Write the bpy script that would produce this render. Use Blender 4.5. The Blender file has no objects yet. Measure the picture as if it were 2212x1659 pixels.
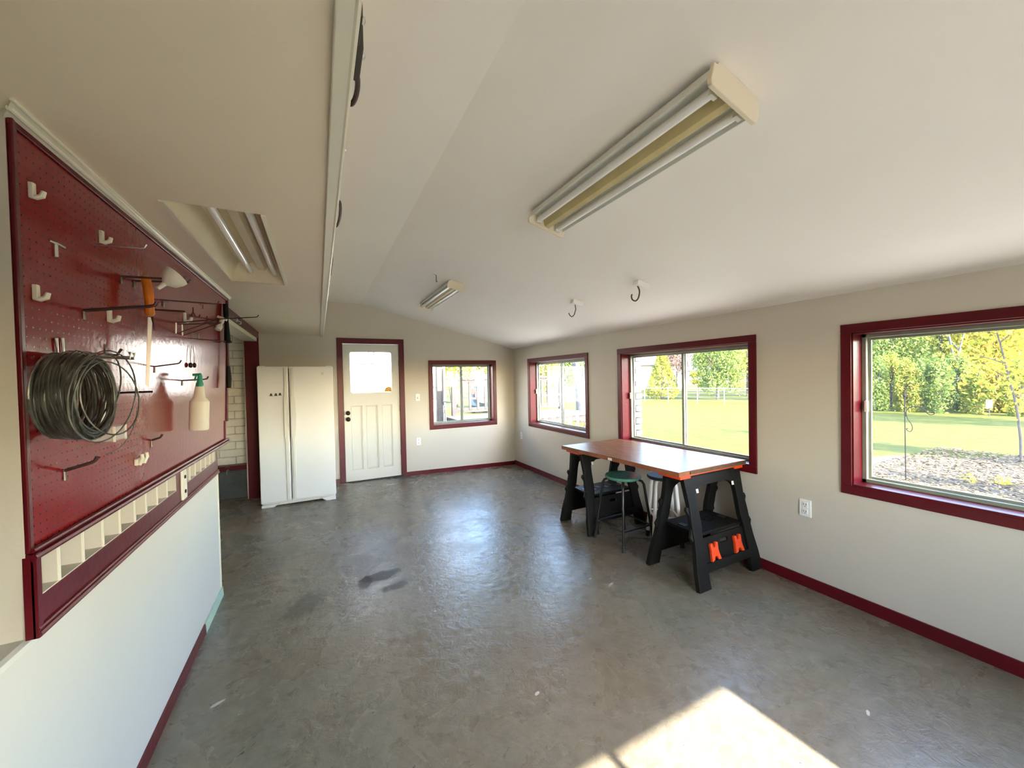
import bpy, bmesh, math, random
import numpy as np
from mathutils import Vector, Matrix

scene = bpy.context.scene
# ---------------------------------------------------------------- camera
# Working unit: eye height is 1.5 units; U turns working units into metres.
U = 1.0667
FPX, CX, CY, EYE = 818.47, 1106.0, 829.5, 1.5
YAW, PITCH, ROLL = 0.472457, 0.0173649, -0.0209315
_f = np.array([math.sin(YAW)*math.cos(PITCH), math.cos(YAW)*math.cos(PITCH), -math.sin(PITCH)])
_r0 = np.array([math.cos(YAW), -math.sin(YAW), 0.0]); _u0 = np.cross(_r0, _f)
_r = _r0*math.cos(ROLL) + _u0*math.sin(ROLL); _u = -_r0*math.sin(ROLL) + _u0*math.cos(ROLL)
cam_d = bpy.data.cameras.new('camera'); cam = bpy.data.objects.new('camera', cam_d)
scene.collection.objects.link(cam)
cam_d.sensor_width = 36.0; cam_d.sensor_fit = 'HORIZONTAL'; cam_d.lens = FPX/2212*36.0
cam_d.clip_start = 0.02; cam_d.clip_end = 300
cam.matrix_world = Matrix(((_r[0], _u[0], -_f[0], 0), (_r[1], _u[1], -_f[1], 0), (_r[2], _u[2], -_f[2], EYE*U), (0, 0, 0, 1)))
scene.camera = cam

# ---------------------------------------------------------------- sky, sun, exposure
SUN_EL = math.radians(32.0)
world = bpy.data.worlds.new('daylight'); scene.world = world; world.use_nodes = True
wn = world.node_tree.nodes; wl_ = world.node_tree.links
bg = wn['Background']
sky = wn.new('ShaderNodeTexSky'); sky.sky_type = 'NISHITA'; sky.sun_disc = False
sky.sun_elevation = SUN_EL; sky.sun_rotation = math.radians(180.0); sky.air_density = 1.0; sky.dust_density = 1.0
wl_.new(sky.outputs[0], bg.inputs[0]); bg.inputs[1].default_value = 0.98
sun_d = bpy.data.lights.new('sun_offscreen', 'SUN'); sun = bpy.data.objects.new('sun_offscreen', sun_d); scene.collection.objects.link(sun)
sun_d.energy = 12.5; sun_d.angle = math.radians(0.6); sun_d.color = (1.0, 0.93, 0.82)
_sd = Vector((-0.058, 1.0, -math.tan(SUN_EL)))
sun.rotation_euler = _sd.to_track_quat('-Z', 'Y').to_euler()
vs = scene.view_settings
vs.view_transform = 'Standard'; vs.look = 'None'; vs.gamma = 1.0; vs.use_curve_mapping = False
vs.exposure = 2.2
scene.cycles.use_denoising = True
scene.cycles.max_bounces = 10; scene.cycles.diffuse_bounces = 7; scene.cycles.transparent_max_bounces = 16
scene.cycles.sample_clamp_indirect = 8.0

# ---------------------------------------------------------------- pixel helpers (directions only)
_M = np.array([_r, -_u, _f]); _C = np.array([0, 0, EYE])
def ray(x, y): return _M.T @ np.array([(x-CX)/FPX, (y-CY)/FPX, 1.0])
def onz(x, y, z=0.0): d = ray(x, y); return _C + d*((z-EYE)/d[2])
def onx(x, y, X): d = ray(x, y); return _C + d*(X/d[0])
def ony(x, y, Y): d = ray(x, y); return _C + d*(Y/d[1])
def onp(x, y, p, n):
    d = ray(x, y); n = np.array(n); return _C + d*((n @ (np.array(p)-_C))/(n @ d))
def proj(p):
    d = _M @ (np.array(p)-_C); return np.array([CX+FPX*d[0]/d[2], CY+FPX*d[1]/d[2]])

# ---------------------------------------------------------------- room dimensions
W, D, XL, YR = 2.994, 5.80, -0.65, -1.42
SOF, SOFX = 2.125, 0.072
RX, RZ, RS = 0.565, 2.592, 0.2485
def cz(x): return RZ - RS*max(0.0, x-RX)
def sstep(a, b, t): t = min(1, max(0, (t-a)/(b-a))); return t*t*(3-2*t)
def fz(x, y): return 0.07*min(1.3, max(0, (W-x)/2.75))*sstep(3.2, 5.75, y)

# ---------------------------------------------------------------- materials
def s2l(r, g, b):
    f = lambda c: (c/255)/12.92 if c/255 <= 0.04045 else ((c/255+0.055)/1.055)**2.4
    return (f(r), f(g), f(b), 1.0)
def mat(name, col, rough=0.6, metal=0.0, vary=0.0, vscale=4.0, bump=0.0, bscale=30.0, spec=0.5, coat=0.0, col2=None):
    m = bpy.data.materials.new(name); m.use_nodes = True
    n, l = m.node_tree.nodes, m.node_tree.links; p = n['Principled BSDF']
    p.inputs['Base Color'].default_value = col; p.inputs['Roughness'].default_value = rough
    p.inputs['Metallic'].default_value = metal; p.inputs['Specular IOR Level'].default_value = spec
    p.inputs['Coat Weight'].default_value = coat
    tc = n.new('ShaderNodeTexCoord')
    if vary > 0 or col2:
        nt = n.new('ShaderNodeTexNoise'); nt.inputs['Scale'].default_value = vscale; nt.inputs['Detail'].default_value = 6
        l.new(tc.outputs['Object'], nt.inputs['Vector'])
        mx = n.new('ShaderNodeMix'); mx.data_type = 'RGBA'
        rmp = n.new('ShaderNodeValToRGB'); rmp.color_ramp.elements[0].position = 0.35; rmp.color_ramp.elements[1].position = 0.65
        l.new(nt.outputs[0], rmp.inputs[0]); l.new(rmp.outputs[0], mx.inputs[0])
        c2 = col2 if col2 else tuple(c*(1-vary) for c in col[:3])+(1,)
        mx.inputs[6].default_value = col; mx.inputs[7].default_value = c2
        l.new(mx.outputs[2], p.inputs['Base Color'])
    if bump > 0:
        nb = n.new('ShaderNodeTexNoise'); nb.inputs['Scale'].default_value = bscale; nb.inputs['Detail'].default_value = 5
        l.new(tc.outputs['Object'], nb.inputs['Vector'])
        b = n.new('ShaderNodeBump'); b.inputs['Strength'].default_value = bump; b.inputs['Distance'].default_value = 0.01
        l.new(nb.outputs[0], b.inputs['Height']); l.new(b.outputs[0], p.inputs['Normal'])
    return m
WALLC = (0.60, 0.545, 0.455, 1)
m_wall = mat('beige_wall_paint', WALLC, 0.55, vary=0.03, vscale=1.5, bump=0.05, bscale=90)
m_ceil = mat('white_ceiling_paint', (0.86, 0.82, 0.765, 1), 0.75, vary=0.03, vscale=1.2, bump=0.05, bscale=60)
m_soffit = mat('cream_soffit_paint', (0.86, 0.76, 0.59, 1), 0.6, vary=0.03, vscale=1.4, bump=0.05, bscale=70)
m_white = mat('white_panel_paint', (0.62, 0.585, 0.52, 1), 0.5, vary=0.02, vscale=2)
m_red = mat('burgundy_gloss_paint', (0.105, 0.003, 0.008, 1), 0.33, spec=0.35, vary=0.2, vscale=5, bump=0.12, bscale=45)
m_cream = mat('cream_gloss_trim', (0.80, 0.76, 0.62, 1), 0.35)
m_cub = mat('beige_compartment_paint', WALLC, 0.55)
m_green = mat('pale_green_paint', (0.42, 0.56, 0.44, 1), 0.5, vary=0.15)
m_alum = mat('sage_aluminium', (0.26, 0.275, 0.215, 1), 0.4, vary=0.15, vscale=12)
m_doorw = mat('old_white_door_paint', (0.74, 0.72, 0.64, 1), 0.4, vary=0.05, vscale=3)
m_fridge = mat('fridge_white', (0.80, 0.80, 0.77, 1), 0.3, bump=0.04, bscale=250)
m_fridget = mat('fridge_handle_ivory', (0.70, 0.685, 0.615, 1), 0.35)
m_gasket = mat('dark_rubber', (0.02, 0.02, 0.02, 1), 0.7)
m_blackp = mat('black_plastic', (0.0062, 0.0062, 0.0056, 1), 0.55, spec=0.22, vary=0.3, vscale=9, bump=0.15, bscale=60)
m_orange = mat('orange_plastic', (0.75, 0.06, 0.01, 1), 0.45)
m_orangeh = mat('orange_handle', (0.80, 0.22, 0.01, 1), 0.4, vary=0.35, vscale=20)
m_blackm = mat('black_enamel_steel', (0.006, 0.006, 0.006, 1), 0.28)
m_steel = mat('bright_steel', (0.62, 0.60, 0.55, 1), 0.3, metal=1.0)
m_dsteel = mat('dark_steel', (0.09, 0.05, 0.045, 1), 0.4, metal=0.6)
m_rust = mat('rusty_hook', (0.06, 0.02, 0.01, 1), 0.5)
m_plast = mat('ivory_plastic', (0.78, 0.74, 0.60, 1), 0.4)
m_plate = mat('white_switch_plate', (0.82, 0.81, 0.77, 1), 0.4)
m_slot = mat('dark_slot', (0.06, 0.05, 0.04, 1), 0.6)
m_fixw = mat('fixture_white_enamel', (0.74, 0.75, 0.70, 1), 0.35)
m_fixy = mat('aged_yellow_channel', (0.62, 0.52, 0.26, 1), 0.4, vary=0.2, vscale=6)
m_fixend = mat('aged_cream_end_cap', (0.76, 0.67, 0.50, 1), 0.5)
m_tube = mat('fluorescent_tube_off', (0.82, 0.82, 0.80, 1), 0.12)
m_housing = mat('aged_cream_reflector', (0.78, 0.69, 0.49, 1), 0.45, vary=0.08)
m_teal = mat('green_stool_paint', (0.075, 0.23, 0.17, 1), 0.25, vary=0.2, vscale=8)
m_darkseat = mat('charcoal_seat', (0.05, 0.05, 0.05, 1), 0.5)
m_wood = mat('hardboard_edge', (0.30, 0.10, 0.04, 1), 0.5, vary=0.35, vscale=15)
m_woodd = mat('torn_board_edge', (0.10, 0.055, 0.025, 1), 0.8, vary=0.4, vscale=30)
m_grey = mat('dark_grey_block', (0.075, 0.08, 0.075, 1), 0.8, vary=0.4, vscale=8, bump=0.3)
m_brass = mat('dark_bronze', (0.035, 0.022, 0.015, 1), 0.3, metal=0.7)
m_yellow = mat('amber_sticker', (0.85, 0.42, 0.03, 1), 0.5)
m_brown = mat('sticker_ink', (0.45, 0.20, 0.03, 1), 0.5)
m_wire = mat('galvanised_wire', (0.22, 0.22, 0.19, 1), 0.35, metal=0.75, vary=0.5, vscale=25)
m_greenp = mat('green_nozzle', (0.03, 0.32, 0.22, 1), 0.4)
m_bottle = mat('milky_plastic', (0.80, 0.76, 0.64, 1), 0.4)
m_blade = mat('saw_blade', (0.62, 0.58, 0.55, 1), 0.35, metal=0.4)
m_cord = mat('grey_cord', (0.30, 0.28, 0.25, 1), 0.7)
m_iron = mat('matt_dark_iron', (0.012, 0.011, 0.011, 1), 0.9, spec=0.1)
m_thresh = mat('dark_threshold', (0.04, 0.035, 0.03, 1), 0.7, vary=0.5, vscale=10)

def m_glass(name, rgb, trans):
    m = bpy.data.materials.new(name); m.use_nodes = True; n, l = m.node_tree.nodes, m.node_tree.links
    n.remove(n['Principled BSDF']); out = n['Material Output']
    t = n.new('ShaderNodeBsdfTransparent'); t.inputs[0].default_value = rgb
    g = n.new('ShaderNodeBsdfGlossy'); g.inputs['Roughness'].default_value = 0.02
    lw = n.new('ShaderNodeLayerWeight'); pw = n.new('ShaderNodeMath'); pw.operation = 'POWER'; pw.inputs[1].default_value = 5; l.new(lw.outputs['Facing'], pw.inputs[0])
    fr = n.new('ShaderNodeMath'); fr.operation = 'MULTIPLY_ADD'; fr.inputs[1].default_value = 0.9; fr.inputs[2].default_value = 0.05; l.new(pw.outputs[0], fr.inputs[0])
    dt = n.new('ShaderNodeBsdfTranslucent'); dt.inputs[0].default_value = (0.9, 0.92, 0.88, 1)     # thin film of dust on the pane
    md = n.new('ShaderNodeMixShader'); md.inputs[0].default_value = trans; l.new(t.outputs[0], md.inputs[1]); l.new(dt.outputs[0], md.inputs[2])
    mx = n.new('ShaderNodeMixShader'); l.new(fr.outputs[0], mx.inputs[0]); l.new(md.outputs[0], mx.inputs[1]); l.new(g.outputs[0], mx.inputs[2])
    l.new(mx.outputs[0], out.inputs[0]); return m
m_pane = m_glass('window_glass', (0.97, 0.985, 0.97, 1), 0.007)
def m_clear():
    m = mat('clear_plastic', (0.85, 0.87, 0.82, 1), 0.1); p = m.node_tree.nodes['Principled BSDF']
    p.inputs['Alpha'].default_value = 0.35; return m
m_clearp = m_clear()

def math_node(n, op, a=None, b=None):
    k = n.new('ShaderNodeMath'); k.operation = op
    if a is not None: k.inputs[0].default_value = a
    if b is not None: k.inputs[1].default_value = b
    return k
def mat_pegboard():
    m = mat('red_pegboard', (0.15, 0.007, 0.008, 1), 0.16, spec=0.5); n, l = m.node_tree.nodes, m.node_tree.links; p = n['Principled BSDF']
    uv = n.new('ShaderNodeUVMap'); uv.uv_map = 'metres'
    vm = n.new('ShaderNodeVectorMath'); vm.operation = 'SCALE'; vm.inputs['Scale'].default_value = 1/0.0254
    fr = n.new('ShaderNodeVectorMath'); fr.operation = 'FRACTION'
    sb = n.new('ShaderNodeVectorMath'); sb.operation = 'SUBTRACT'; sb.inputs[1].default_value = (0.5, 0.5, 0)
    ln = n.new('ShaderNodeVectorMath'); ln.operation = 'LENGTH'
    l.new(uv.outputs[0], vm.inputs[0]); l.new(vm.outputs[0], fr.inputs[0]); l.new(fr.outputs[0], sb.inputs[0]); l.new(sb.outputs[0], ln.inputs[0])
    ramp = n.new('ShaderNodeMapRange'); ramp.inputs[1].default_value = 0.07; ramp.inputs[2].default_value = 0.11
    l.new(ln.outputs['Value'], ramp.inputs[0])
    mx = n.new('ShaderNodeMix'); mx.data_type = 'RGBA'; mx.inputs[6].default_value = (0.03, 0.0015, 0.0015, 1)
    nt = n.new('ShaderNodeTexNoise'); nt.inputs['Scale'].default_value = 3; nt.inputs['Detail'].default_value = 6
    tc = n.new('ShaderNodeTexCoord'); l.new(tc.outputs['Object'], nt.inputs['Vector'])
    mc = n.new('ShaderNodeMix'); mc.data_type = 'RGBA'; mc.inputs[6].default_value = (0.235, 0.007, 0.007, 1); mc.inputs[7].default_value = (0.19, 0.009, 0.011, 1)
    l.new(nt.outputs[0], mc.inputs[0]); l.new(mc.outputs[2], mx.inputs[7]); l.new(ramp.outputs[0], mx.inputs[0]); l.new(mx.outputs[2], p.inputs['Base Color'])
    nb = n.new('ShaderNodeTexNoise'); nb.inputs['Scale'].default_value = 38; nb.inputs['Detail'].default_value = 3
    l.new(tc.outputs['Object'], nb.inputs['Vector'])
    b0 = n.new('ShaderNodeBump'); b0.inputs['Strength'].default_value = 0.05; b0.inputs['Distance'].default_value = 0.01; l.new(nb.outputs[0], b0.inputs['Height'])
    b1 = n.new('ShaderNodeBump'); b1.inputs['Strength'].default_value = 0.12; b1.inputs['Distance'].default_value = 0.002
    l.new(ramp.outputs[0], b1.inputs['Height']); l.new(b0.outputs[0], b1.inputs['Normal']); l.new(b1.outputs[0], p.inputs['Normal'])
    return m
m_peg = mat_pegboard()

def mat_floor():
    m = mat('painted_concrete', (0.2, 0.2, 0.18, 1), 0.4); n, l = m.node_tree.nodes, m.node_tree.links; p = n['Principled BSDF']
    tc = n.new('ShaderNodeTexCoord')
    def noise(scale, detail, rough=0.6, dist=0.0):
        t = n.new('ShaderNodeTexNoise'); t.inputs['Scale'].default_value = scale; t.inputs['Detail'].default_value = detail
        t.inputs['Roughness'].default_value = rough; t.inputs['Distortion'].default_value = dist; l.new(tc.outputs['Object'], t.inputs['Vector']); return t
    def ramp(src, stops):
        r = n.new('ShaderNodeValToRGB'); e = r.color_ramp.elements
        e[0].position, e[0].color = stops[0]; e[1].position, e[1].color = stops[-1]
        for s in stops[1:-1]:
            k = e.new(s[0]); k.color = s[1]
        l.new(src, r.inputs[0]); return r
    def mix(fac, a, b, mode='MIX'):
        x = n.new('ShaderNodeMix'); x.data_type = 'RGBA'; x.blend_type = mode
        if isinstance(fac, float): x.inputs[0].default_value = fac
        else: l.new(fac, x.inputs[0])
        for i, v in ((6, a), (7, b)):
            if isinstance(v, tuple): x.inputs[i].default_value = v
            else: l.new(v, x.inputs[i])
        return x.outputs[2]
    big = ramp(noise(0.9, 5, 0.6, 0.2).outputs[0], [(0.33, (0.168, 0.134, 0.094, 1)), (0.52, (0.172, 0.158, 0.121, 1)), (0.68, (0.146, 0.153, 0.124, 1))])
    med = ramp(noise(15, 10, 0.72, 0.2).outputs[0], [(0.30, (0.72, 0.70, 0.67, 1)), (0.5, (1, 1, 1, 1)), (0.70, (1.18, 1.18, 1.15, 1))])
    c = mix(1.0, big.outputs[0], med.outputs[0], 'MULTIPLY')
    grime = ramp(noise(2.4, 10, 0.70, 0.35).outputs[0], [(0.48, (0, 0, 0, 1)), (0.80, (.75, .75, .75, 1))])
    c = mix(mix(0.7, (0, 0, 0, 1), grime.outputs[0]), c, (0.085, 0.066, 0.045, 1))
    speck = ramp(noise(34, 3, 0.5, 0).outputs[0], [(0.70, (0, 0, 0, 1)), (0.75, (.85, .85, .85, 1))])
    c = mix(speck.outputs[0], c, (0.045, 0.035, 0.03, 1))
    chip = ramp(noise(19, 4, 0.6, 0.5).outputs[0], [(0.76, (0, 0, 0, 1)), (0.79, (1, 1, 1, 1))])
    c = mix(chip.outputs[0], c, (0.48, 0.47, 0.42, 1))
    # old oil stains and worn bare marks, each with a ragged outline of its own
    ns = noise(9, 6, 0.65, 0.5); rgh = []
    def stain(cx, cy, rx, ry, ang, col, amt, ragged=0.9):
        nonlocal c
        mp = n.new('ShaderNodeMapping'); mp.vector_type = 'TEXTURE'
        mp.inputs['Location'].default_value = (cx*U, cy*U, 0); mp.inputs['Rotation'].default_value = (0, 0, ang); mp.inputs['Scale'].default_value = (rx*U, ry*U, 1000)
        l.new(tc.outputs['Object'], mp.inputs['Vector'])
        ln = n.new('ShaderNodeVectorMath'); ln.operation = 'LENGTH'; l.new(mp.outputs[0], ln.inputs[0])
        a = math_node(n, 'MULTIPLY_ADD'); a.inputs[1].default_value = ragged*2.4; a.inputs[2].default_value = -ragged*1.2; l.new(ns.outputs[0], a.inputs[0])
        s = math_node(n, 'ADD'); l.new(ln.outputs['Value'], s.inputs[0]); l.new(a.outputs[0], s.inputs[1])
        mr = n.new('ShaderNodeMapRange'); mr.inputs[1].default_value = 1.0; mr.inputs[2].default_value = 0.75; mr.inputs[3].default_value = 0; mr.inputs[4].default_value = amt
        l.new(s.outputs[0], mr.inputs[0]); c = mix(mr.outputs[0], c, col)
        if amt > .3: rgh.append(mr.outputs[0])
    for px, py, rx, ry, ang, amt in ((825, 1243, .20, .075, 0.1, .75), (856, 1266, .10, .06, 0.3, .7), (788, 1258, .06, .09, 0, .7), (655, 1310, .10, .22, -0.5, .5)):
        q = onz(px, py); stain(q[0], q[1], rx, ry, ang, (0.045, 0.036, 0.030, 1), amt)
    for px, py, rx, ry, ang in ((1275, 1250, .022, .010, .3), (1320, 1262, .03, .009, .4), (940, 1320, .010, .010, 0), (1160, 1498, .014, .008, .4), (470, 1520, .03, .010, .5), (1875, 1540, .02, .006, .4)):
        q = onz(px, py); stain(q[0], q[1], rx, ry, ang, (0.55, 0.54, 0.50, 1), .8)
    l.new(c, p.inputs['Base Color'])
    rr = ramp(noise(3.2, 7, 0.65, 0.6).outputs[0], [(0.35, (0.20, 0.20, 0.20, 1)), (0.65, (0.36, 0.36, 0.36, 1))])
    acc = rr.outputs[0]
    for r_ in rgh:
        k = n.new('ShaderNodeMath'); k.operation = 'MULTIPLY_ADD'; k.inputs[1].default_value = 0.35; l.new(r_, k.inputs[0]); l.new(acc, k.inputs[2]); acc = k.outputs[0]
    l.new(acc, p.inputs['Roughness']); p.inputs['Specular IOR Level'].default_value = 0.6
    nb = noise(16, 8, 0.62, 0.6); b = n.new('ShaderNodeBump'); b.inputs['Strength'].default_value = 0.35; b.inputs['Distance'].default_value = 0.012
    l.new(nb.outputs[0], b.inputs['Height']); l.new(b.outputs[0], p.inputs['Normal'])
    return m
m_floor = mat_floor()

def mat_table():
    m = mat('varnished_hardboard', (0.2, 0.06, 0.03, 1), 0.22); n, l = m.node_tree.nodes, m.node_tree.links; p = n['Principled BSDF']
    tc = n.new('ShaderNodeTexCoord'); mp = n.new('ShaderNodeMapping'); mp.inputs['Scale'].default_value = (9, 2.2, 1); l.new(tc.outputs['Object'], mp.inputs['Vector'])
    t = n.new('ShaderNodeTexNoise'); t.inputs['Scale'].default_value = 2.2; t.inputs['Detail'].default_value = 8; t.inputs['Distortion'].default_value = 0.8; l.new(mp.outputs[0], t.inputs['Vector'])
    r = n.new('ShaderNodeValToRGB'); r.color_ramp.elements[0].position = 0.3; r.color_ramp.elements[0].color = (0.11, 0.032, 0.014, 1)
    r.color_ramp.elements[1].position = 0.72; r.color_ramp.elements[1].color = (0.24, 0.085, 0.035, 1); l.new(t.outputs[0], r.inputs[0]); l.new(r.outputs[0], p.inputs['Base Color'])
    b = n.new('ShaderNodeBump'); b.inputs['Strength'].default_value = 0.25; b.inputs['Distance'].default_value = 0.006; l.new(t.outputs[0], b.inputs['Height']); l.new(b.outputs[0], p.inputs['Normal'])
    return m
m_table = mat_table(); m_table.node_tree.nodes['Principled BSDF'].inputs['Specular IOR Level'].default_value = 0.16; m_table.node_tree.nodes['Principled BSDF'].inputs['Roughness'].default_value = 0.36

def mat_leaf(name, stops, trans=0.35):
    m = bpy.data.materials.new(name); m.use_nodes = True; n, l = m.node_tree.nodes, m.node_tree.links
    n.remove(n['Principled BSDF']); out = n['Material Output']
    g = n.new('ShaderNodeNewGeometry'); r = n.new('ShaderNodeValToRGB'); e = r.color_ramp.elements
    e[0].position, e[0].color = 0.0, stops[0]; e[1].position, e[1].color = 1.0, stops[-1]
    for i, s in enumerate(stops[1:-1]):
        k = e.new((i+1)/(len(stops)-1)); k.color = s
    l.new(g.outputs['Random Per Island'], r.inputs[0])
    d = n.new('ShaderNodeBsdfDiffuse'); t = n.new('ShaderNodeBsdfTranslucent'); l.new(r.outputs[0], d.inputs[0]); l.new(r.outputs[0], t.inputs[0])
    mx = n.new('ShaderNodeMixShader'); mx.inputs[0].default_value = trans; l.new(d.outputs[0], mx.inputs[1]); l.new(t.outputs[0], mx.inputs[2]); l.new(mx.outputs[0], out.inputs[0])
    return m
K = 1.75
def lc(r, g, b): return (r*K, g*K, b*K, 1)
m_leafg = mat_leaf('green_leaves', [lc(.05, .075, .016), lc(.10, .12, .022), lc(.16, .15, .022), lc(.15, .10, .03)])
m_leafy = mat_leaf('yellow_leaves', [lc(.13, .14, .016), lc(.21, .18, .018), lc(.17, .10, .02), lc(.10, .12, .02)])
m_leafc = mat_leaf('cedar_leaves', [lc(.12, .12, .016), lc(.17, .155, .02), lc(.09, .10, .022)])
m_leafd = mat_leaf('deep_green_leaves', [lc(.04, .068, .02), lc(.075, .10, .026), lc(.12, .135, .03)])
m_leafr = mat_leaf('russet_leaves', [lc(.10, .055, .042), lc(.14, .09, .065), lc(.08, .06, .045)])
m_litter = mat_leaf('fallen_leaves', [lc(.062, .043, .029), lc(.09, .064, .042), lc(.05, .044, .020)], 0.1)
m_bark = mat('pale_bark', (.07, .055, .045, 1), 0.9, vary=.4, vscale=8, bump=.5)
m_lawn = mat('lawn', lc(.037, .036, .0048), 0.95, col2=lc(.021, .0245, .0032), vscale=4.0, bump=0.6, bscale=14, spec=0.1)
m_mulch = mat('leaf_mulch', lc(.044, .033, .023), 0.95, col2=lc(.022, .019, .015), vscale=14, bump=0.8, bscale=18, spec=0.1)
m_pave = mat('grey_paving', (.035, .036, .038, 1), 0.9, vary=.3, vscale=2)
m_bounce = mat('pale_bounce_concrete', (.36, .335, .295, 1), 0.9)  # for the unseen pale ground added to bounce sunlight indoors
m_decking = mat('weathered_timber', (.040, .033, .028, 1), 0.85, vary=.35, vscale=7)
m_railing = mat('brown_timber', (.022, .0165, .016, 1), 0.8, vary=.3, vscale=5)
m_extw = mat('white_render', (.55, .53, .49, 1), 0.8)
m_lilac = mat('dusty_window_pane', (.085, .09, .085, 1), 0.5, vary=.5, vscale=3)
m_roof = mat('faded_red_roof', (.13, .08, .075, 1), 0.9)
m_galv = mat('galvanised_rail', (.16, .155, .14, 1), 0.5)
m_extbrick = mat('pale_outer_brick', (.045, .044, .046, 1), 0.9, vary=.3, vscale=10)
m_blue = mat('blue_car_paint', (.02, .035, .06, 1), 0.3)
m_tire = mat('tyre_rubber', (.06, .06, .065, 1), 0.8)
m_tail = mat('red_lens', (.25, .03, .02, 1), 0.3)
m_mortar = mat('painted_mortar', (.60, .565, .48, 1), 0.9, vary=.4, vscale=9)
m_brickw = mat('white_painted_brick', (.80, .77, .68, 1), 0.7, vary=.12, vscale=9, bump=.4, bscale=25)
m_terra = mat('orange_clay', (.16, .07, .04, 1), 0.8)

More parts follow.
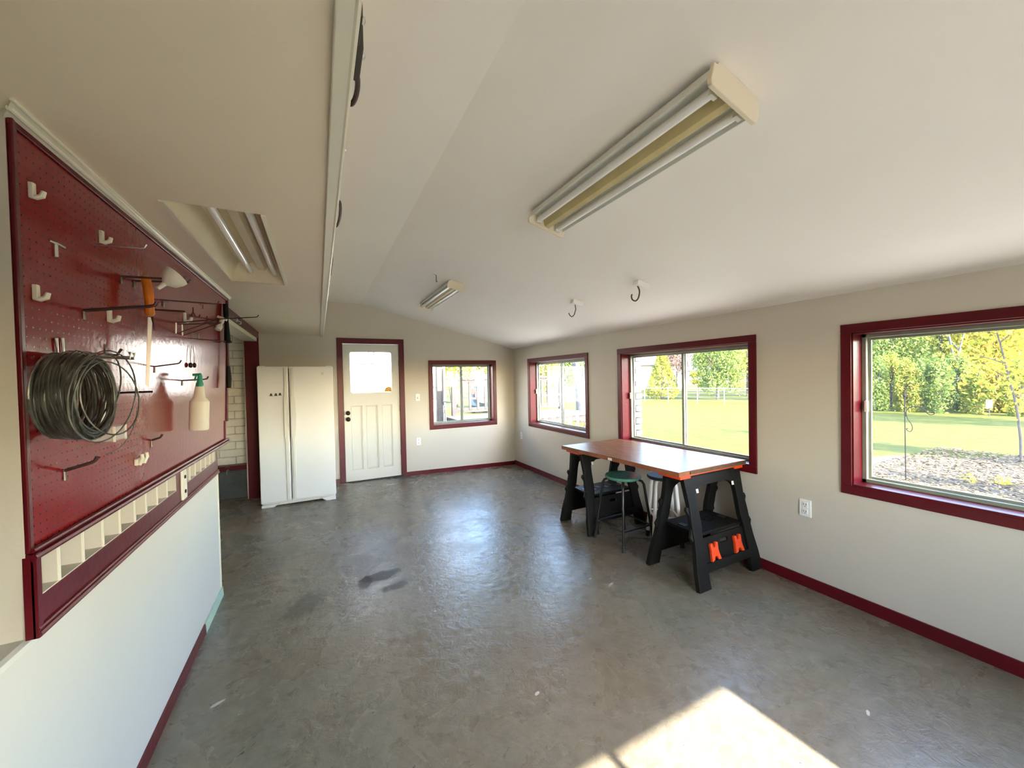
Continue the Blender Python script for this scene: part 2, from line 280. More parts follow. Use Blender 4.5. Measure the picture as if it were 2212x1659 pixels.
# ---------------------------------------------------------------- mesh builder
col = scene.collection
wloc = {}
def V(p): return np.array(p, dtype=float)
def unit(v): v = V(v); return v/np.linalg.norm(v)
class MB:
    def __init__(s): s.v = []; s.f = []
    def add(s, vs, fs):
        o = len(s.v); s.v += [tuple(float(c) for c in p) for p in vs]; s.f += [tuple(i+o for i in f) for f in fs]; return s
    def hexa(s, p):     # 8 points: bottom loop 0-3, top loop 4-7
        return s.add(p, [(3, 2, 1, 0), (4, 5, 6, 7), (0, 1, 5, 4), (1, 2, 6, 5), (2, 3, 7, 6), (3, 0, 4, 7)])
    def box(s, x0, x1, y0, y1, z0, z1):
        return s.hexa([(x0, y0, z0), (x1, y0, z0), (x1, y1, z0), (x0, y1, z0), (x0, y0, z1), (x1, y0, z1), (x1, y1, z1), (x0, y1, z1)])
    def obox(s, c, ex, ey, ez, hx, hy, hz):
        c, ex, ey, ez = V(c), unit(ex), unit(ey), unit(ez)
        P = [c+ex*a*hx+ey*b*hy+ez*d*hz for d in (-1, 1) for a, b in ((-1, -1), (1, -1), (1, 1), (-1, 1))]
        return s.hexa(P)
    def prism(s, poly, o, e1, e2, e3, depth):
        o, e1, e2, e3 = V(o), V(e1), V(e2), V(e3); n = len(poly)
        A = [o+e1*a+e2*b for a, b in poly]; B = [p+e3*depth for p in A]
        return s.add(A+B, [tuple(range(n-1, -1, -1)), tuple(range(n, 2*n))] + [(i, (i+1) % n, n+(i+1) % n, n+i) for i in range(n)])
    def tube(s, pts, r, n=8, closed=False):
        pts = [V(p) for p in pts]; m = len(pts); rings = []
        up = None
        for i in range(m):
            a = pts[i-1] if (i > 0 or closed) else pts[i]; b = pts[(i+1) % m] if (i < m-1 or closed) else pts[i]
            t = unit(b-a)
            if up is None:
                up = V((0, 0, 1)) if abs(t[2]) < 0.9 else V((1, 0, 0))
            up = unit(up - t*(up @ t)); e2 = np.cross(t, up)
            ri = r[i] if hasattr(r, '__len__') else r
            rings.append([pts[i]+up*math.cos(2*math.pi*k/n)*ri+e2*math.sin(2*math.pi*k/n)*ri for k in range(n)])
        vs = [p for R in rings for p in R]; fs = []
        for i in range(m if closed else m-1):
            j = (i+1) % m
            for k in range(n): fs.append((i*n+k, i*n+(k+1) % n, j*n+(k+1) % n, j*n+k))
        if not closed: fs += [tuple(range(n-1, -1, -1)), tuple((m-1)*n+k for k in range(n))]
        return s.add(vs, fs)
    def lathe(s, prof, o, ez=(0, 0, 1), n=20, sx=1.0, sy=1.0, ex=None):
        o, ez = V(o), unit(ez)
        if ex is None: ex = V((1, 0, 0)) if abs(ez[0]) < 0.9 else V((0, 1, 0))
        ex = unit(V(ex)-ez*(V(ex) @ ez)); ey = np.cross(ez, ex); m = len(prof)
        vs = [o+ez*z+ex*r*sx*math.cos(2*math.pi*k/n)+ey*r*sy*math.sin(2*math.pi*k/n) for r, z in prof for k in range(n)]
        fs = [(i*n+k, i*n+(k+1) % n, (i+1)*n+(k+1) % n, (i+1)*n+k) for i in range(m-1) for k in range(n)]
        fs += [tuple(range(n-1, -1, -1)), tuple((m-1)*n+k for k in range(n))]
        return s.add(vs, fs)
    def ell(s, c, r, n=12, m=8):
        c = V(c); prof = [(max(1e-4, math.sin(math.pi*i/m)), -math.cos(math.pi*i/m)) for i in range(m+1)]
        vs = [c+V((r[0]*a*math.cos(2*math.pi*k/n), r[1]*a*math.sin(2*math.pi*k/n), r[2]*z)) for a, z in prof for k in range(n)]
        fs = [(i*n+k, i*n+(k+1) % n, (i+1)*n+(k+1) % n, (i+1)*n+k) for i in range(m) for k in range(n)]
        return s.add(vs, fs)
    def build(s, name, m, parent=None, smooth=False, bevel=0.0, seg=2, keep=False):
        A = np.array(s.v)*U
        me = bpy.data.meshes.new(name)
        if parent is None:
            loc = V((0, 0, 0)) if keep else V(((A[:, 0].min()+A[:, 0].max())/2, (A[:, 1].min()+A[:, 1].max())/2, A[:, 2].min()))
        else: loc = wloc[parent.name]
        me.from_pydata((A-loc).tolist(), [], s.f)
        bm = bmesh.new(); bm.from_mesh(me); bmesh.ops.recalc_face_normals(bm, faces=bm.faces); bm.to_mesh(me); bm.free()
        if smooth: me.shade_smooth() if hasattr(me, 'shade_smooth') else [setattr(p, 'use_smooth', True) for p in me.polygons]
        o = bpy.data.objects.new(name, me); col.objects.link(o); me.materials.append(m)
        if parent is None: o.location = loc
        else: o.parent = parent
        wloc[o.name] = loc
        if bevel > 0:
            b = o.modifiers.new('edge', 'BEVEL'); b.width = bevel*U; b.segments = seg; b.limit_method = 'ANGLE'; b.angle_limit = math.radians(40); b.harden_normals = False
        if smooth and bevel == 0:
            try:
                with bpy.context.temp_override(object=o, selected_objects=[o], active_object=o, selected_editable_objects=[o]):
                    bpy.ops.object.shade_smooth_by_angle(angle=math.radians(42))
            except Exception: pass
        return o
def tag(o, label, cat, group=None):
    o['label'] = label; o['category'] = cat
    if group: o['group'] = group
    return o
def thing(name, loc, label=None, cat=None, group=None, kind=None):
    o = bpy.data.objects.new(name, None); col.objects.link(o); o.empty_display_size = 0.05
    o.location = V(loc)*U; wloc[o.name] = V(loc)*U
    if label: tag(o, label, cat, group)
    if kind: o['kind'] = kind
    return o
def struct(o): o['kind'] = 'structure'; return o
def copy_tree(o, label, delta=(0, 0, 0), parent=None):
    c = o.copy(); col.objects.link(c); c.parent = parent
    if parent is None: c.location = V(o.location)+V(delta)*U
    if label: c['label'] = label
    for ch in o.children: copy_tree(ch, None, parent=c)
    return c
def arc(c, e1, e2, r, a0, a1, n=10):
    c, e1, e2 = V(c), V(e1), V(e2)
    return [c+e1*r*math.cos(a0+(a1-a0)*i/n)+e2*r*math.sin(a0+(a1-a0)*i/n) for i in range(n+1)]
def wallmesh(P, a0, a1, z0, z1, t, holes):
    mb = MB(); As = sorted({a0, a1, *[h[0] for h in holes], *[h[1] for h in holes]}); Zs = sorted({z0, z1, *[h[2] for h in holes], *[h[3] for h in holes]})
    for i in range(len(As)-1):
        for j in range(len(Zs)-1):
            am, zm = (As[i]+As[i+1])/2, (Zs[j]+Zs[j+1])/2
            if any(h[0] < am < h[1] and h[2] < zm < h[3] for h in holes): continue
            mbox(mb, P, As[i], As[i+1], 0, t, Zs[j], Zs[j+1])
    return mb
def mbox(mb, P, a0, a1, d0, d1, z0, z1):
    return mb.hexa([P(a0, d0, z0), P(a1, d0, z0), P(a1, d1, z0), P(a0, d1, z0), P(a0, d0, z1), P(a1, d0, z1), P(a1, d1, z1), P(a0, d1, z1)])
PR = lambda a, d, z: (W+d, a, z)
PB = lambda a, d, z: (a, D+d, z)
PS = lambda a, d, z: (a, YR-d, z)

# ================================================================ ROOM SHELL
mb = MB(); nx, ny = 40, 60; x0, x1, y0, y1 = -1.95, W+0.02, YR-0.02, D+0.02
vs_ = [(x0+(x1-x0)*i/nx, y0+(y1-y0)*j/ny, fz(x0+(x1-x0)*i/nx, y0+(y1-y0)*j/ny)) for j in range(ny+1) for i in range(nx+1)]
mb.add(vs_, [(j*(nx+1)+i, j*(nx+1)+i+1, (j+1)*(nx+1)+i+1, (j+1)*(nx+1)+i) for j in range(ny) for i in range(nx)])
struct(mb.build('floor', m_floor, smooth=True, keep=True))

WZ0, WZ1 = 0.715, 1.79          # casing outer heights of all windows
CW = 0.055                      # casing width
PO = lambda a, d, z: (-1.95-d, a, z)
wins = {'window_1': (PB, 1.520, 2.665), 'window_2': (PR, 3.765, 5.283), 'window_3': (PR, 1.733, 3.240), 'window_4': (PR, -0.305, 1.205), 'window_5': (PS, 0.36, 1.94)}
def hole(k): P, a, b = wins[k]; return (a+CW, b-CW, WZ0+CW, WZ1-CW)
WT = 0.16
struct(wallmesh(PR, YR-WT, D+WT, -0.15, 2.35, WT, [hole('window_2'), hole('window_3'), hole('window_4')]).build('wall_right', m_wall, keep=True))
DOOR = (0.236+0.068, 1.152-0.068, -0.15, 2.101-0.068)
struct(wallmesh(PB, XL-0.16, W+WT, -0.15, 2.75, WT, [hole('window_1'), DOOR]).build('wall_back', m_wall, keep=True))
struct(wallmesh(PS, -2.1, W+WT, -0.15, 2.75, WT, [hole('window_5')]).build('wall_rear', m_wall, keep=True))
struct(wallmesh(PO, YR-WT, D+WT, -0.15, 2.4, WT, []).build('wall_outer_left', m_wall, keep=True))
# sloped ceiling, flat strip beside it and the lowered soffit
mb = MB(); yA, yB = YR-WT, D+WT
xe = W+WT
mb.hexa([(SOFX-0.05, yA, RZ), (RX, yA, RZ), (RX, yB, RZ), (SOFX-0.05, yB, RZ), (SOFX-0.05, yA, RZ+.15), (RX, yA, RZ+.15), (RX, yB, RZ+.15), (SOFX-0.05, yB, RZ+.15)])
mb.hexa([(RX, yA, RZ), (xe, yA, RZ-RS*(xe-RX)), (xe, yB, RZ-RS*(xe-RX)), (RX, yB, RZ), (RX, yA, RZ+.15), (xe, yA, RZ-RS*(xe-RX)+.15), (xe, yB, RZ-RS*(xe-RX)+.15), (RX, yB, RZ+.15)])
struct(mb.build('ceiling', m_ceil, keep=True))
RL = (-0.455, -0.168, 1.685, 2.84)     # recessed light opening in the soffit
mb = MB()
for a in ((-2.1, RL[0], yA, yB), (RL[1], SOFX, yA, yB), (RL[0], RL[1], yA, RL[2]), (RL[0], RL[1], RL[3], yB)): mb.box(*a, SOF, SOF+0.12)
mb.box(-2.1, SOFX, yA, yB, SOF+0.26, RZ+0.15).box(SOFX-0.06, SOFX-.001, yA, yB, SOF+.06, RZ+.05)
struct(mb.build('ceiling_soffit', m_soffit, keep=True))
# edge trim of the soffit with its bead
tr = struct(MB().box(0.040, SOFX+0.002, YR, D, SOF-0.016, SOF+0.01).build('trim_1', m_cream, bevel=0.003, keep=True))
b_ = MB().tube([(SOFX+0.002, YR, SOF-0.012), (SOFX+0.002, D, SOF-0.012)], 0.006, 8).build('bead', m_cream, tr, smooth=True)
# half wall and the wall above it that carries the pegboard
WE = 3.31
mb = MB().box(-0.80, XL, YR, WE, -0.02, 0.874)
struct(mb.build('wall_left_lower', m_white, bevel=0.015, keep=True))
S1, S2 = (1.388, 2.430), (2.605, 3.235); zc0, zc1 = 0.972, 1.080
PW = lambda a, d, z: (XL-.008-d, a, z)
wlm = wallmesh(PW, 1.386, WE-0.03, 0.872, SOF+0.005, .142, [(*S1, zc0, zc1), (*S2, zc0, zc1)])
wlm.hexa([(-.660, 1.388, .874), (-.662, 1.42, .874), (-.80, 1.42, .874), (-.80, 1.388, .874), (-.613, 1.2846, SOF+.004), (-.660, 1.42, SOF+.004), (-.80, 1.42, SOF+.004), (-.80, 1.2846, SOF+.004)])
struct(wlm.build('wall_left', m_wall, keep=True))
# far side of the passage opening: red jamb, red header and the short wall beyond it
struct(MB().box(-0.80, XL-.005, 5.56, D+.01, -0.02, SOF+0.005).build('wall_left_return', m_wall, keep=True))
o = struct(MB().box(-0.785, -0.637, 5.535, 5.562, 0.0, SOF).build('trim_2', m_red, bevel=0.004, keep=True))
o = struct(MB().box(-0.80, -0.640, WE-0.02, 5.56, 2.045, SOF+.002).build('trim_3', m_red, bevel=0.004, keep=True))
struct(MB().box(-0.80, -0.655, WE-0.02, 5.56, 2.005, 2.046).build('trim_4', m_cream, keep=True))
# passage end: painted brick over a grey base
BZ0 = 0.49
ab = struct(MB().box(-2.0, -0.79, D-0.015, D+WT, 0.40, SOF+.01).build('wall_passage', m_mortar, keep=True))
random.seed(3)
ch, bl = 0.0945, 0.335; row = 0; z = BZ0
bmesh_cache = {}
while z < SOF-0.02:
    x = -2.0 - (bl/2 if row % 2 else 0) + 0.06
    while x < -0.81:
        xa, xb = max(x, -1.95), min(x+bl-0.009, -0.792)
        if xb-xa > 0.03:
            j = random.uniform(-.003, .003)
            MB().box(xa, xb, D-0.026+j, D-0.01, z+0.003, min(z+ch-0.006, SOF)).build('brick', m_brickw, ab, bevel=0.004, seg=1)
        x += bl
    z += ch; row += 1
struct(MB().box(-2.0, -0.79, D-0.12, D+.02, -0.02, 0.43).build('wall_passage_base', m_grey, bevel=0.01, keep=True))
struct(MB().box(-2.0, -0.785, D-0.13, D, 0.43, 0.49).build('trim_5', m_red, bevel=0.004, keep=True))

# ---------------------------------------------------------------- baseboards (follow the floor)
def baseboard(name, P, a0, a1, h, t, m, n=14):
    mb = MB()
    for i in range(n):
        a, b = a0+(a1-a0)*i/n, a0+(a1-a0)*(i+1)/n
        pa, pb = P(a, 0, 0), P(b, 0, 0); za, zb = fz(pa[0], pa[1]), fz(pb[0], pb[1])
        mb.hexa([P(a, -t, za-.01), P(b, -t, zb-.01), P(b, .01, zb-.01), P(a, .01, za-.01), P(a, -t*.7, za+h), P(b, -t*.7, zb+h), P(b, .01, zb+h), P(a, .01, za+h)])
    return struct(mb.build(name, m, keep=True))
baseboard('baseboard_right', PR, YR, D, 0.075, 0.014, m_red)
baseboard('baseboard_back', PB, 1.150, W, 0.062, 0.014, m_red)
baseboard('baseboard_door', PB, 0.0, 0.238, 0.062, 0.014, m_red, 4)
PL = lambda a, d, z: (XL-d, a, z)
baseboard('baseboard_left', PL, YR, 2.86, 0.055, 0.012, m_red)
baseboard('baseboard_far', PL, 2.86, WE+.01, 0.060, 0.014, m_green, 3)
struct(MB().box(-0.72, XL+.004, WE, WE+0.012, 0.0, 0.874).build('trim_6', m_cream, keep=True))

# ---------------------------------------------------------------- windows
def window(name, label_dark=False):
    P, a0, a1 = wins[name]
    root = thing(name, P((a0+a1)/2, 0, WZ0), kind='structure')
    c = MB()
    pr = -0.014
    mbox(c, P, a0, a1, pr, .002, WZ1-CW, WZ1); mbox(c, P, a0, a1, pr, .002, WZ0, WZ0+CW)
    mbox(c, P, a0, a0+CW, pr, .002, WZ0+CW, WZ1-CW); mbox(c, P, a1-CW, a1, pr, .002, WZ0+CW, WZ1-CW)
    c.build('casing', m_red, root, bevel=0.003)
    i0, i1, j0, j1 = a0+CW, a1-CW, WZ0+CW, WZ1-CW; L = 0.008
    r = MB()
    mbox(r, P, i0-.003, i0+L, -.004, .118, j0, j1); mbox(r, P, i1-L, i1+.003, -.004, .118, j0, j1)
    mbox(r, P, i0, i1, -.004, .118, j1-L, j1+.003)
    r.build('jamb_liner', m_red, root)
    s = MB(); mbox(s, P, i0, i1, -.010, .118, j0-.003, j0+.012); s.build('sill', m_red, root, bevel=0.004)
    # aluminium outer frame
    f = MB(); fw = 0.022; d0, d1 = .108, .158; k0, k1, q0, q1 = i0+L, i1-L, j0+.012, j1-L
    mbox(f, P, k0, k0+fw, d0, d1, q0, q1); mbox(f, P, k1-fw, k1, d0, d1, q0, q1); mbox(f, P, k0, k1, d0, d1, q1-fw, q1); mbox(f, P, k0, k1, d0, d1, q0, q0+fw)
    f.build('outer_frame', m_alum, root, bevel=0.002)
    mid = (k0+k1)/2
    for n_, (sa, sb, dd) in enumerate(((k0+fw*.6, mid+.018, .128), (mid-.018, k1-fw*.6, .144))):
        g = MB(); sw = 0.024; z0, z1 = q0+fw*.6, q1-fw*.6
        mbox(g, P, sa, sa+sw, dd-.007, dd+.007, z0, z1); mbox(g, P, sb-sw, sb, dd-.007, dd+.007, z0, z1)
        mbox(g, P, sa+sw, sb-sw, dd-.007, dd+.007, z1-sw, z1); mbox(g, P, sa+sw, sb-sw, dd-.007, dd+.007, z0, z0+sw)
        so = g.build('sash', m_alum, root, bevel=0.0015)
        A = [P(sa+sw*.7, dd, z0+sw*.7), P(sb-sw*.7, dd, z0+sw*.7), P(sb-sw*.7, dd, z1-sw*.7), P(sa+sw*.7, dd, z1-sw*.7)]
        MB().add(A, [(0, 1, 2, 3)]).build('glass_pane', m_pane, so)
    l_ = MB(); la = k1-fw if P is PR else k0+fw; sg = -1 if P is PR else 1
    mbox(l_, P, la-.012, la+.004, .085, .112, 1.27-.035, 1.27+.035); l_.build('latch', m_plast, root, bevel=0.004)
    return root
for k in wins: window(k)

# ---------------------------------------------------------------- door
dr = thing('door_1', (0.69, D, 0.06), kind='structure')
c = MB(); da, db, dt, cw = 0.236, 1.152, 2.101, 0.072
def zf(x): return fz(x, D)
mbox(c, PB, da, db, -.016, .002, dt-cw, dt); mbox(c, PB, da, da+cw, -.016, .002, zf(da)-.01, dt-cw); mbox(c, PB, db-cw, db, -.016, .002, zf(db)-.01, dt-cw)
c.build('casing', m_red, dr, bevel=0.003)
c = MB(); mbox(c, PB, da+cw-.004, da+cw+.004, -.004, .10, .03, dt-cw); mbox(c, PB, db-cw-.004, db-cw+.004, -.004, .10, .03, dt-cw); mbox(c, PB, da+cw, db-cw, -.004, .10, dt-cw-.004, dt-cw+.004)
c.build('jamb_liner', m_red, dr)
sl0, sl1, sz0, sz1 = 0.313, 1.075, 0.070, 2.022
ga, gb, gz0, gz1 = 0.405, 0.970, 1.322, 1.908
panels = [(0.402, 0.552), (0.602, 0.762), (0.822, 0.966)]; pz0, pz1 = 0.225, 1.143
hs = [(ga, gb, gz0, gz1)] + [(a, b, pz0, pz1) for a, b in panels]
PD = lambda a, d, z: (a, D+.012+d, z)
sl = wallmesh(PD, sl0, sl1, sz0, sz1, .04, hs).build('door_slab', m_doorw, dr, bevel=0.0)
for a, b in panels:
    p = MB(); mbox(p, PD, a-.002, b+.002, .016, .038, pz0-.002, pz1+.002); po = p.build('panel', m_doorw, dr)
    q = MB()
    for (u0, u1, v0, v1) in ((a, a+.018, pz0, pz1), (b-.018, b, pz0, pz1), (a+.018, b-.018, pz0, pz0+.018), (a+.018, b-.018, pz1-.018, pz1)): mbox(q, PD, u0, u1, .006, .017, v0, v1)
    q.build('panel_moulding', m_doorw, po, bevel=0.005)
# rounded corner pieces and the pane
q = MB()
for sx, sz_, cxp, czp in ((1, 1, ga, gz0), (-1, 1, gb, gz0), (1, -1, ga, gz1), (-1, -1, gb, gz1)):
    R_ = 0.03; pts = [(0, 0)] + [(R_-R_*math.sin(t*math.pi/10), R_-R_*math.cos(t*math.pi/10)) for t in range(0, 6)]
    poly = [(cxp+sx*a_, czp+sz_*b_) for a_, b_ in [(0, 0), (R_, 0)] + [(R_-R_*math.sin(t*math.pi/10), R_-R_*math.cos(t*math.pi/10)) for t in range(1, 5)] + [(0, R_)]]
    q.prism(poly, (0, D+.012, 0), (1, 0, 0), (0, 0, 1), (0, 1, 0), .04)
q.build('glazing_corner', m_doorw, dr)
pn = MB().add([PD(ga, .02, gz0), PD(gb, .02, gz0), PD(gb, .02, gz1), PD(ga, .02, gz1)], [(0, 1, 2, 3)]).build('glass_pane', m_pane, dr)
# half-round amber sticker in the pane's lower right corner
st = [(0.927+.062*math.cos(t), 1.327+.074*math.sin(t)) for t in [math.pi*i/14 for i in range(15)]]
st = [(min(a, .968), b) for a, b in st]
so = MB().prism(st, (0, D+.0295, 0), (1, 0, 0), (0, 0, 1), (0, 1, 0), .002).build('sticker', m_yellow, dr)
mk = MB()
for a in (0.900, 0.930, 0.950): mk.box(a, a+.010, D+.0285, D+.0297, 1.340, 1.356 + (.012 if a == .93 else 0))
ring = [(0.927+.048*math.cos(t), 1.330+.058*math.sin(t)) for t in [math.pi*i/10 for i in range(11)] if .927+.048*math.cos(t) < .966]
for i in range(len(ring)-1): mk.tube([(ring[i][0], D+.029, ring[i][1]), (ring[i+1][0], D+.029, ring[i+1][1])], .0025, 4)
mk.build('sticker_print', m_brown, so)
for zc, rr in ((1.045, .030), (0.957, .031)):
    k = MB().lathe([(rr, 0), (rr, .006), (rr*.6, .010), (rr*.55, .028), (rr*.86, .034), (rr*.92, .050), (rr*.6, .060), (.004, .062)], (0.362, D+.012, zc), (0, -1, 0), 20).build('door_knob' if rr > .0305 else 'deadbolt', m_brass, dr, smooth=True)
q = MB(); q.tube([(0.655, D+.006, 1.92)]+[(0.655+.0375-.0375*math.cos(t*math.pi/12), D+.004, 1.83-.085*math.sin(t*math.pi/12)) for t in range(13)]+[(0.725, D+.006, 1.92)], .005, 6)
co = tag(q.build('cord_loop', m_cord, smooth=True), 'thin grey cord loop hanging over the door glass', 'cord')
for zc in (0.42, 1.08, 1.75):
    MB().tube([(sl1+.004, D+.006, zc-.045), (sl1+.004, D+.006, zc+.045)], .007, 8).build('hinge', m_dsteel, dr, smooth=True)
struct(MB().box(da+.03, db-.03, D-.03, D+.12, 0.02, 0.072).build('trim_7', m_thresh, keep=True))

# ================================================================ PEGBOARD UNIT
NB, NT = V((-.652, 1.370, 1.090)), V((-.612, 1.285, 2.120))
FT, FB = V((-.563, 3.330, 2.105)), V((-.592, 3.330, 1.100))
def peg(u, v): return NB*(1-u)*(1-v)+FB*u*(1-v)+FT*u*v+NT*(1-u)*v
PN = unit(np.cross(FB-NB, NT-NB)); PN = PN if PN[0] > 0 else -PN
def onpeg(px, py, off=0.0):
    u, v = .5, .5
    for _ in range(12):
        t = np.array([px, py]); f0 = proj(peg(u, v)+PN*off)-t; e = 1e-4
        J = np.array([(proj(peg(u+e, v)+PN*off)-t-f0)/e, (proj(peg(u, v+e)+PN*off)-t-f0)/e]).T
        du = np.linalg.solve(J, -f0); u += du[0]; v += du[1]
    return peg(u, v)+PN*off
pu = thing('pegboard', peg(.5, 0), 'glossy red pegboard with tool hooks above the white half wall', 'pegboard')
mb = MB(); nu, nv = 24, 14
mb.add([peg(i/nu, j/nv) for j in range(nv+1) for i in range(nu+1)], [(j*(nu+1)+i, j*(nu+1)+i+1, (j+1)*(nu+1)+i+1, (j+1)*(nu+1)+i) for j in range(nv) for i in range(nu)])
bo = mb.build('board', m_peg, pu)
uvl = bo.data.uv_layers.new(name='metres')
for lp in bo.data.loops:
    i = lp.vertex_index; uvl.data[lp.index].uv = ((i % (nu+1))/nu*2.0*U, (i//(nu+1))/nv*1.03*U)
mb = MB()    # carcass behind the board
Nb, Nt = peg(.02, 0)-PN*.003, peg(.02, 1)-PN*.003
mb.hexa([Nb, FB-PN*.003, V((XL-.006, 3.33, 1.10)), V((XL-.006, 1.41, 1.09)), Nt, FT-PN*.003, V((XL-.006, 3.33, 2.11)), V((XL-.006, 1.41, 2.12))])
mb.build('carcass', m_red, pu)
def lerp_(a, b, t): return V(a)*(1-t)+V(b)*t
def strip(p, q, w, t, wd, name='frame_strip', m=None):      # flat moulding from p to q on the board, wd = in-plane width direction
    p, q, wd = V(p), V(q), unit(wd)
    mbs = MB(); mbs.hexa([p, q, q+wd*w, p+wd*w, p+PN*t, q+PN*t, q+wd*w+PN*t*.6, p+wd*w+PN*t*.6]); return mbs
zup = V((0, 0, 1))
strip(NB, NT, .022, .010, FB-NB).build('frame_strip', m_red, pu, bevel=.003)
strip(NT, FT, .020, .008, -zup).build('frame_strip', m_red, pu, bevel=.003)
strip(peg(1, .13), FT, .018, .010, NB-FB).build('frame_strip', m_red, pu, bevel=.003)
strip(peg(.975, 0), peg(.975, .14), .018, .006, NB-FB).build('frame_strip', m_red, pu, bevel=.002)
# lower moulding between board and compartments (two beads)
for dz, r_ in ((-.012, .009), (.006, .006)):
    MB().tube([NB+PN*.012+zup*dz, FB+PN*.010+zup*dz], r_, 8).build('lower_bead', m_red, pu, smooth=True)
# cornice at the ceiling
A0, A1 = onz(25, 211, SOF), onz(499, 643, SOF)
mb = MB().hexa([NT+V((-.004, 0, -.010)), FT+V((-.004, .02, -.004)), A1+zup*-.004, A0+zup*-.004, NT+V((-.004, 0, .012)), FT+V((-.004, .02, .024)), A1+zup*.004, A0+zup*.004])
mb.tube([lerp_(NT, A0, .55)+zup*-.006, lerp_(FT+V((0, .02, 0)), A1, .55)+zup*-.006], .006, 8)
mb.tube([A0+zup*-.003, A1+zup*-.003], .004, 8)
struct(mb.build('trim_8', m_cream, keep=True))

# ---- compartment strip under the board
cs = thing('compartment_strip', (XL, 2.3, 0.874), 'red framed row of small cream compartments under the pegboard', 'shelf')
PC = lambda a, d, z: (XL+.010-d, a, z)
fr = wallmesh(PC, 1.371, 3.285, 0.876, 1.088, .018, [(*S1, zc0, zc1), (*S2, zc0, zc1)])
fr.build('face_frame', m_red, cs, bevel=0.0)
for a, b in (S1, S2):
    k = MB(); mbox(k, PC, a+.001, b-.001, .118, .124, zc0+.001, zc1-.001); mbox(k, PC, a+.001, b-.001, .001, .119, zc0-.002, zc0+.003); mbox(k, PC, a+.001, b-.001, .001, .119, zc1-.003, zc1+.002)
    mbox(k, PC, a-.002, a+.003, .001, .119, zc0+.003, zc1-.003); mbox(k, PC, b-.003, b+.002, .001, .119, zc0+.003, zc1-.003)
    k.build('compartment_box', m_cub, cs)
for a in (1.476, 1.594, 1.711, 1.831, 1.954, 2.062, 2.180, 2.302, 2.655, 2.758, 2.872, 2.978, 3.087, 3.175):
    k = MB(); mbox(k, PC, a-.003, a+.003, .003, .118, zc0+.003, zc1-.003); dv = k.build('divider', m_cub, cs)
    k = MB(); mbox(k, PC, a-.0035, a+.0035, -.001, .003, zc0+.003, zc1-.003); k.build('divider_edge', m_cream, dv)
for dz, r_ in ((0.884, .009), (0.897, .006)):
    MB().tube([(XL+.012, 1.372, dz), (XL+.012, 3.285, dz)], r_, 8).build('lower_bead', m_red, cs, smooth=True)
k = MB(); mbox(k, PC, 1.371, 1.389, -.006, .004, .876, 1.088); k.build('end_strip', m_red, cs)
wp = thing('wall_plate', (XL+.01, 2.52, .90), 'narrow ivory plate with two screws set between the compartments', 'wall plate')
k = MB(); mbox(k, PC, 2.487, 2.560, -.010, .0, .905, 1.075); k.build('plate', m_plast, wp, bevel=.003)
for zz in (.945, 1.02):
    MB().lathe([(.010, 0), (.009, .004), (.002, .005)], (XL+.020, 2.524, zz), (1, 0, 0), 10).build('screw', m_brass, wp)

# ================================================================ THINGS ON THE PEGBOARD
def white_hook(px, py, s, label, group=None, name='plastic_hook'):
    B = onpeg(px, py, .001); ey = unit(FB-NB); r_ = thing(name, B, label, 'hook', group)
    MB().obox(B+PN*.004, ey, zup, PN, .010*s, .030*s, .005).build('back_plate', m_plast, r_, bevel=.002)
    MB().tube([B+zup*(-.022*s), B+PN*.018*s+zup*(-.026*s), B+PN*.034*s+zup*(-.018*s), B+PN*.040*s+zup*(.002*s)], [.009*s, .010*s, .010*s, .008*s], 8).build('hook_arm', m_plast, r_, smooth=True)
white_hook(64, 410, .62, 'ivory plastic hook high on the pegboard beside the beige wall end')
white_hook(216, 511, .66, 'ivory plastic hook above the small wire T hook and thin rod')
white_hook(73, 631, .64, 'ivory plastic hook alone above the coil of wire')
white_hook(233, 681, .72, 'ivory plastic hook just under the long dark rod')
white_hook(397, 685, .8, 'small ivory plastic hook beside the round cup hook')
B = onpeg(297, 990, .001); ey = unit(FB-NB); r_ = thing('double_plastic_hook', B, 'ivory plastic double hook low on the pegboard', 'hook')
MB().obox(B+PN*.004-zup*.012, ey, zup, PN, .026, .012, .005).build('back_plate', m_plast, r_, bevel=.002)
for s in (-1, 1):
    MB().tube([B+ey*.020*s-zup*.016, B+ey*.020*s+PN*.014-zup*.020, B+ey*.020*s+PN*.022+zup*.002, B+ey*.020*s+PN*.020+zup*.018], .006, 8).build('hook_arm', m_plast, r_, smooth=True)

def rod(pb, pe, label, r=.0045, m=m_dsteel, up=None, name='peg_rod', tip=True, plate=True, prongs=None):
    B = onpeg(*pb, -.002); E = ony(*pe, B[1]+(pe[2] if len(pe) > 2 else 0)) if len(pe) == 2 else ony(pe[0], pe[1], B[1]+pe[2])
    o = thing(name, B, label, 'hook')
    pts = [B, B+(E-B)*.5, B+(E-B)*.92]
    if tip: pts += [E+zup*.002, E+zup*.014+PN*.006]
    else: pts += [E]
    MB().tube(pts, r, 8).build('rod', m, o, smooth=True)
    if plate:
        MB().tube([B+zup*.004+PN*.003, B-zup*.026+PN*.003], r*.85, 8).build('leg', m_wire, o, smooth=True)
    return o, B, E
rod((178, 671), (334, 661), 'long dark steel rod reaching out over an ivory hook', .005)
o, B1, E1 = rod((259, 597), (396, 604), 'dark rod of the pair behind the white funnel, upper one', .004)
o, B2, E2 = rod((287, 606), (408, 611), 'dark rod of the pair behind the white funnel, lower one', .004)
rod((200, 528), (312, 537), 'thin pale wire rod with a bent tip under an ivory hook', .002, m_steel, plate=False)
rod((336, 669), (400, 673), 'short dark rod beside the orange handled saw', .004, plate=False, tip=False)
rod((350, 648), (470, 657), 'thin wire rail with two clips near the ceiling cornice', .003, plate=True)
